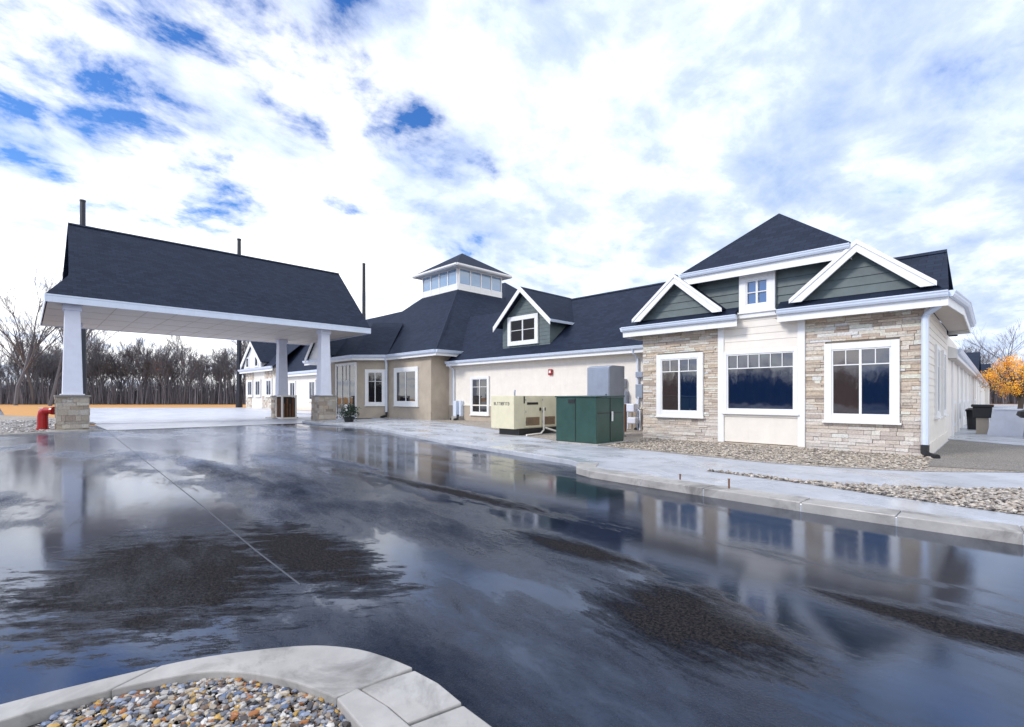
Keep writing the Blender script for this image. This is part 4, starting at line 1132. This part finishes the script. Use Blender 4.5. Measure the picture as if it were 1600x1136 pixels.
# taller, nearer ones at the far left of the picture
for (d, t, k, sc, l) in ((90, -1.02, 4, 1.15, 'tall forked bare tree at the far left, nearest to the picture edge'), (84, -.95, 1, 1.08, 'tall spreading bare tree close left of the canopy'), (98, -.985, 4, 1.05, 'tall slim bare tree between the two big forked ones at the left'), (92, -.90, 3, 1.15, 'bare tree just left of the outer canopy column')):
    r2 = d * t
    place_tree(k, (r2 - d) / rt2, (r2 + d) / rt2, r_.uniform(0, 6), sc, l, 'tall bare trees at the left')
RWL = 'bare grey tree behind the side wing at the right'
for i in range(16):
    s = (i + r_.uniform(-.4, .4)) / 15; w = r_.uniform(0, 30)
    x = -12 + 34 * s - w / rt2; y = 128 + 30 * s + w / rt2
    place_tree(r_.choice((0, 3, 1, 2)), x, y, r_.uniform(0, 6), r_.uniform(.75, .95), RWL, 'bare trees behind the side wing')

# thicket of thin stems under and behind the trees, also along the road behind the camera
b = MB(); r_ = random.Random(33)
DARK = 1.0
def stem(x, y, h, w, g):
    g *= DARK; w = w / DARK ** .7
    l = Vector((r_.gauss(0, .07), r_.gauss(0, .07), 1)) * h
    p = Vector((x, y, -.1)); c = (.15 * g, .15 * g, .185 * g)  # haze over the wood painted into the stems, paler and bluer
    a = r_.uniform(0, 3)
    u = Vector((math.cos(a), math.sin(a), 0)) * w; v = Vector((-math.sin(a), math.cos(a), 0)) * w
    b.add([p + u, p - u * .5 + v, p - u * .5 - v, p + l], [(0, 1, 3), (1, 2, 3), (2, 0, 3)], c)
    if r_.random() < .6:
        q = p + l * r_.uniform(.3, .7); l2 = Vector((r_.gauss(0, .5), r_.gauss(0, .5), 1)).normalized() * h * r_.uniform(.2, .4)
        b.add([q + u * .4, q - u * .4, q + l2], [(0, 1, 2)], c); b.add([q + v * .4, q - v * .4, q + l2], [(0, 1, 2)], c)
def belt(ax, ay, bx_, by_, depth, n, h0, h1):
    d = Vector((bx_ - ax, by_ - ay)); nn = Vector((-d.y, d.x)).normalized()
    for i in range(n):
        s = r_.random(); w = r_.random() ** .8 * depth
        hh = (h0 + (h1 - h0) * (.5 + .5 * noise.noise(Vector((s * 23, w * .05, 1)))))
        stem(ax + d.x * s + nn.x * w, ay + d.y * s + nn.y * w, hh * r_.uniform(.35, 1.15), r_.uniform(.03, .10), r_.uniform(.4, 1.6))
belt(-160, -24, -98, 42, 26, 9500, 3.5, 9.5)
belt(-14, 138, 30, 172, 20, 5000, 8, 15)
DARK = .25
belt(70, -95, -150, -95, 24, 9000, 7, 13)
o = b.build('woodland_thicket', M['bark'], recalc=False); o['kind'] = 'stuff'

# orange-leaved tree
def leafy(name, x, y, H, zc0, rx, rz_, n, cols, lab, seed, leaf=.09, gap=.0):
    r = random.Random(seed)
    g = empty(name, (x, y, -.05), lab, 'tree')
    tr = MB(); limbs = []
    tr.tube([(x, y, -.05), (x + .1, y, H * .3), (x, y + .1, H * .55)], [.16, .12, .08], 8, (.07, .055, .045))
    for k in range(16):
        a = r.uniform(0, 6.28); e = r.uniform(.2, 1.2)
        p = Vector((x + .05, y, H * r.uniform(.25, .5))); q = Vector((x + rx * .8 * math.cos(a) * math.cos(e), y + rx * .8 * math.sin(a) * math.cos(e), zc0 + rz_ * .8 * math.sin(e)))
        m_ = p.lerp(q, .5) + Vector((0, 0, -.1)); tr.tube([p, m_, q], [.06, .04, .012], 5, (.07, .055, .045)); limbs.append((p, m_, q))
    tr.build('trunk', M['bark'], g, recalc=False)
    cr = MB(); cl = []
    for k in range(60):
        v = Vector((r.gauss(0, 1), r.gauss(0, 1), r.gauss(0, 1))).normalized() * r.uniform(.45, 1) ** .6
        cl.append((Vector((x + v.x * rx, y + v.y * rx, zc0 + v.z * rz_)), r.uniform(.7, 1.25)))
    for i in range(n):
        c0, g_ = r.choice(cl); c = c0 + Vector((r.gauss(0, .2), r.gauss(0, .2), r.gauss(0, .16))) * rx * .55
        u = Vector((r.uniform(-1, 1), r.uniform(-1, 1), r.uniform(-1, 1))).normalized() * leaf * r.uniform(.7, 1.5); w = u.orthogonal().normalized() * leaf * .45
        cc = r.choice(cols)
        cr.add([c, c + u * .5 + w, c + u, c + u * .5 - w], [(0, 1, 2, 3)], tuple(min(1, t * g_) for t in cc))
    cr.build('crown', M['leaf'], g, recalc=False)
x, y = cam2w(1592, 30)
leafy('autumn_tree', x, y, 4.1, 2.75, 1.9, 1.15, 6500, [(.82, .33, .01), (.88, .42, .015), (.66, .22, .01), (.85, .50, .04)], 'orange leaved autumn tree behind the white wall at the right', 4, .07)
leafy('russet_sapling', -137, 22, 9, 8.2, 2.6, 2.0, 500, [(.55, .16, .05), (.4, .14, .06)], 'small russet leaved tree glowing among the bare wood', 8, .35)

# ------------------------------------------------------------------ sky and light
world = bpy.data.worlds.new('World'); scene.world = world; world.use_nodes = True
nt = world.node_tree; nt.nodes.clear()
out = nt.nodes.new('ShaderNodeOutputWorld'); bg = nt.nodes.new('ShaderNodeBackground')
nt.links.new(bg.outputs[0], out.inputs[0])
SUN_EL, SUN_DIR = R(36), Vector((-.35, -.94, 0)).normalized()
sky = nt.nodes.new('ShaderNodeTexSky'); sky.sky_type = 'NISHITA'; sky.sun_disc = False
sky.sun_elevation = SUN_EL; sky.sun_rotation = math.atan2(SUN_DIR.x, SUN_DIR.y)
sky.air_density = 1.0; sky.dust_density = .4; sky.ozone_density = 3.0
tc = nt.nodes.new('ShaderNodeTexCoord')
sp = nt.nodes.new('ShaderNodeSeparateXYZ'); nt.links.new(tc.outputs['Generated'], sp.inputs[0])
zz = mth(nt, 'ADD', mth(nt, 'MAXIMUM', sp.outputs[2], 0.0), .22)
cv = nt.nodes.new('ShaderNodeCombineXYZ')
nt.links.new(mth(nt, 'DIVIDE', sp.outputs[0], zz), cv.inputs[0]); nt.links.new(mth(nt, 'DIVIDE', sp.outputs[1], zz), cv.inputs[1])
mp = nt.nodes.new('ShaderNodeMapping'); mp.inputs['Location'].default_value = (3.1, 1.7, 0); mp.inputs['Rotation'].default_value = (0, 0, R(20)); mp.inputs['Scale'].default_value = (1, .8, 1)
nt.links.new(cv.outputs[0], mp.inputs[0])
n1 = noi(nt, mp.outputs[0], 1.7, 9, .58, .2)
n2 = noi(nt, mp.outputs[0], 5.0, 9, .62, .2)
n3 = noi(nt, mp.outputs[0], .8, 5, .5, .2)
# openings in the cloud: more of them toward the left of the view and overhead there
opn = None
def dirv(px, py):
    t = (px - 800) / 760; u = (620 - py) / 760
    return Vector(((t - 1) / rt2, (t + 1) / rt2, u)).normalized()
for (px, py, w, k) in ((230, 50, .40, .19), (70, 250, .22, .14), (660, 170, .22, .16), (550, 5, .22, .19), (570, 140, .13, .13), (450, 260, .10, .09), (150, 150, .26, .15), (840, 0, .12, .12), (20, 60, .3, .13), (-350, -50, .6, .16), (-100, -500, .8, .13), (700, -700, .6, .08)):
    d = dirv(px, py)
    vm = nt.nodes.new('ShaderNodeVectorMath'); vm.operation = 'DISTANCE'
    nrm = nt.nodes.new('ShaderNodeVectorMath'); nrm.operation = 'NORMALIZE'; nt.links.new(tc.outputs['Generated'], nrm.inputs[0])
    nt.links.new(nrm.outputs[0], vm.inputs[0]); vm.inputs[1].default_value = d
    e = mth(nt, 'MULTIPLY', mth(nt, 'SUBTRACT', 1.0, mth(nt, 'DIVIDE', vm.outputs['Value'], w), clamp=True), k)
    opn = e if opn is None else mth(nt, 'MAXIMUM', opn, e)
vm = nt.nodes.new('ShaderNodeVectorMath'); vm.operation = 'DISTANCE'
nt.links.new(nrm.outputs[0], vm.inputs[0]); vm.inputs[1].default_value = Vector((-.3, -1, .38)).normalized()
opn = mth(nt, 'MAXIMUM', opn, mth(nt, 'MULTIPLY', mth(nt, 'SUBTRACT', 1.0, mth(nt, 'DIVIDE', vm.outputs['Value'], .75), clamp=True), .4))
dens = mth(nt, 'SUBTRACT', mth(nt, 'ADD', mth(nt, 'MULTIPLY', n1, .55), mth(nt, 'MULTIPLY', n2, .45)), opn)
dens = mth(nt, 'ADD', dens, mth(nt, 'MULTIPLY', mth(nt, 'SUBTRACT', .28, sp.outputs[2], clamp=True), 1.0))
cover = ramp(nt, dens, [(.32, 0), (.38, .5), (.45, 1)])
# cloud shade: lavender grey thicker cloud at the right, bright white elsewhere
rd = dirv(1500, 200)
vm = nt.nodes.new('ShaderNodeVectorMath'); vm.operation = 'DOT_PRODUCT'
nrm = nt.nodes.new('ShaderNodeVectorMath'); nrm.operation = 'NORMALIZE'; nt.links.new(tc.outputs['Generated'], nrm.inputs[0])
nt.links.new(nrm.outputs[0], vm.inputs[0]); vm.inputs[1].default_value = rd
right = ramp(nt, vm.outputs['Value'], [(.55, 0), (.95, 1)])
shade = mth(nt, 'ADD', mth(nt, 'MULTIPLY', right, .17), mth(nt, 'ADD', mth(nt, 'MULTIPLY', noi(nt, mp.outputs[0], 2.1, 7, .55, .2), .62), mth(nt, 'MULTIPLY', n2, .63)))
cc = ramp(nt, shade, [(.62, (.97, .98, 1.0)), (.71, (.66, .73, .87)), (.82, (.45, .53, .69)), (.98, (.28, .38, .58))])
ccs = nt.nodes.new('ShaderNodeVectorMath'); ccs.operation = 'SCALE'; nt.links.new(cc, ccs.inputs[0]); ccs.inputs['Scale'].default_value = 10
# deepen the clear sky a little
hs = nt.nodes.new('ShaderNodeHueSaturation'); hs.inputs['Saturation'].default_value = 1.3; hs.inputs['Value'].default_value = 1.25; hs.inputs['Hue'].default_value = .512
nt.links.new(sky.outputs[0], hs.inputs['Color'])
mx = mixc(nt, cover, hs.outputs[0], ccs.outputs[0])
nt.links.new(mx, bg.inputs['Color']); bg.inputs['Strength'].default_value = .1

sun = bpy.data.lights.new('sun', 'SUN'); sun.energy = 1.5; sun.angle = R(12); sun.color = (1, .93, .82)
so = bpy.data.objects.new('sun', sun); col.objects.link(so)
sd = Vector((SUN_DIR.x * math.cos(SUN_EL), SUN_DIR.y * math.cos(SUN_EL), math.sin(SUN_EL)))
so.rotation_euler = (-sd).to_track_quat('-Z', 'Y').to_euler(); so.location = sd * 60

cam = bpy.data.cameras.new('camera'); cam.sensor_width = 36; cam.lens = 36 * 760 / 1600; cam.clip_end = 3000; cam.clip_start = .05
cam.shift_y = 52 / 1600
co = bpy.data.objects.new('camera', cam); col.objects.link(co)
co.location = (0, 0, 1.5); co.rotation_euler = (R(90), 0, R(45)); scene.camera = co

scene.view_settings.view_transform = 'Standard'; scene.view_settings.look = 'None'
scene.view_settings.exposure = .70; scene.view_settings.gamma = 1
scene.render.engine = 'CYCLES'
scene.cycles.use_denoising = True
scene.cycles.max_bounces = 6
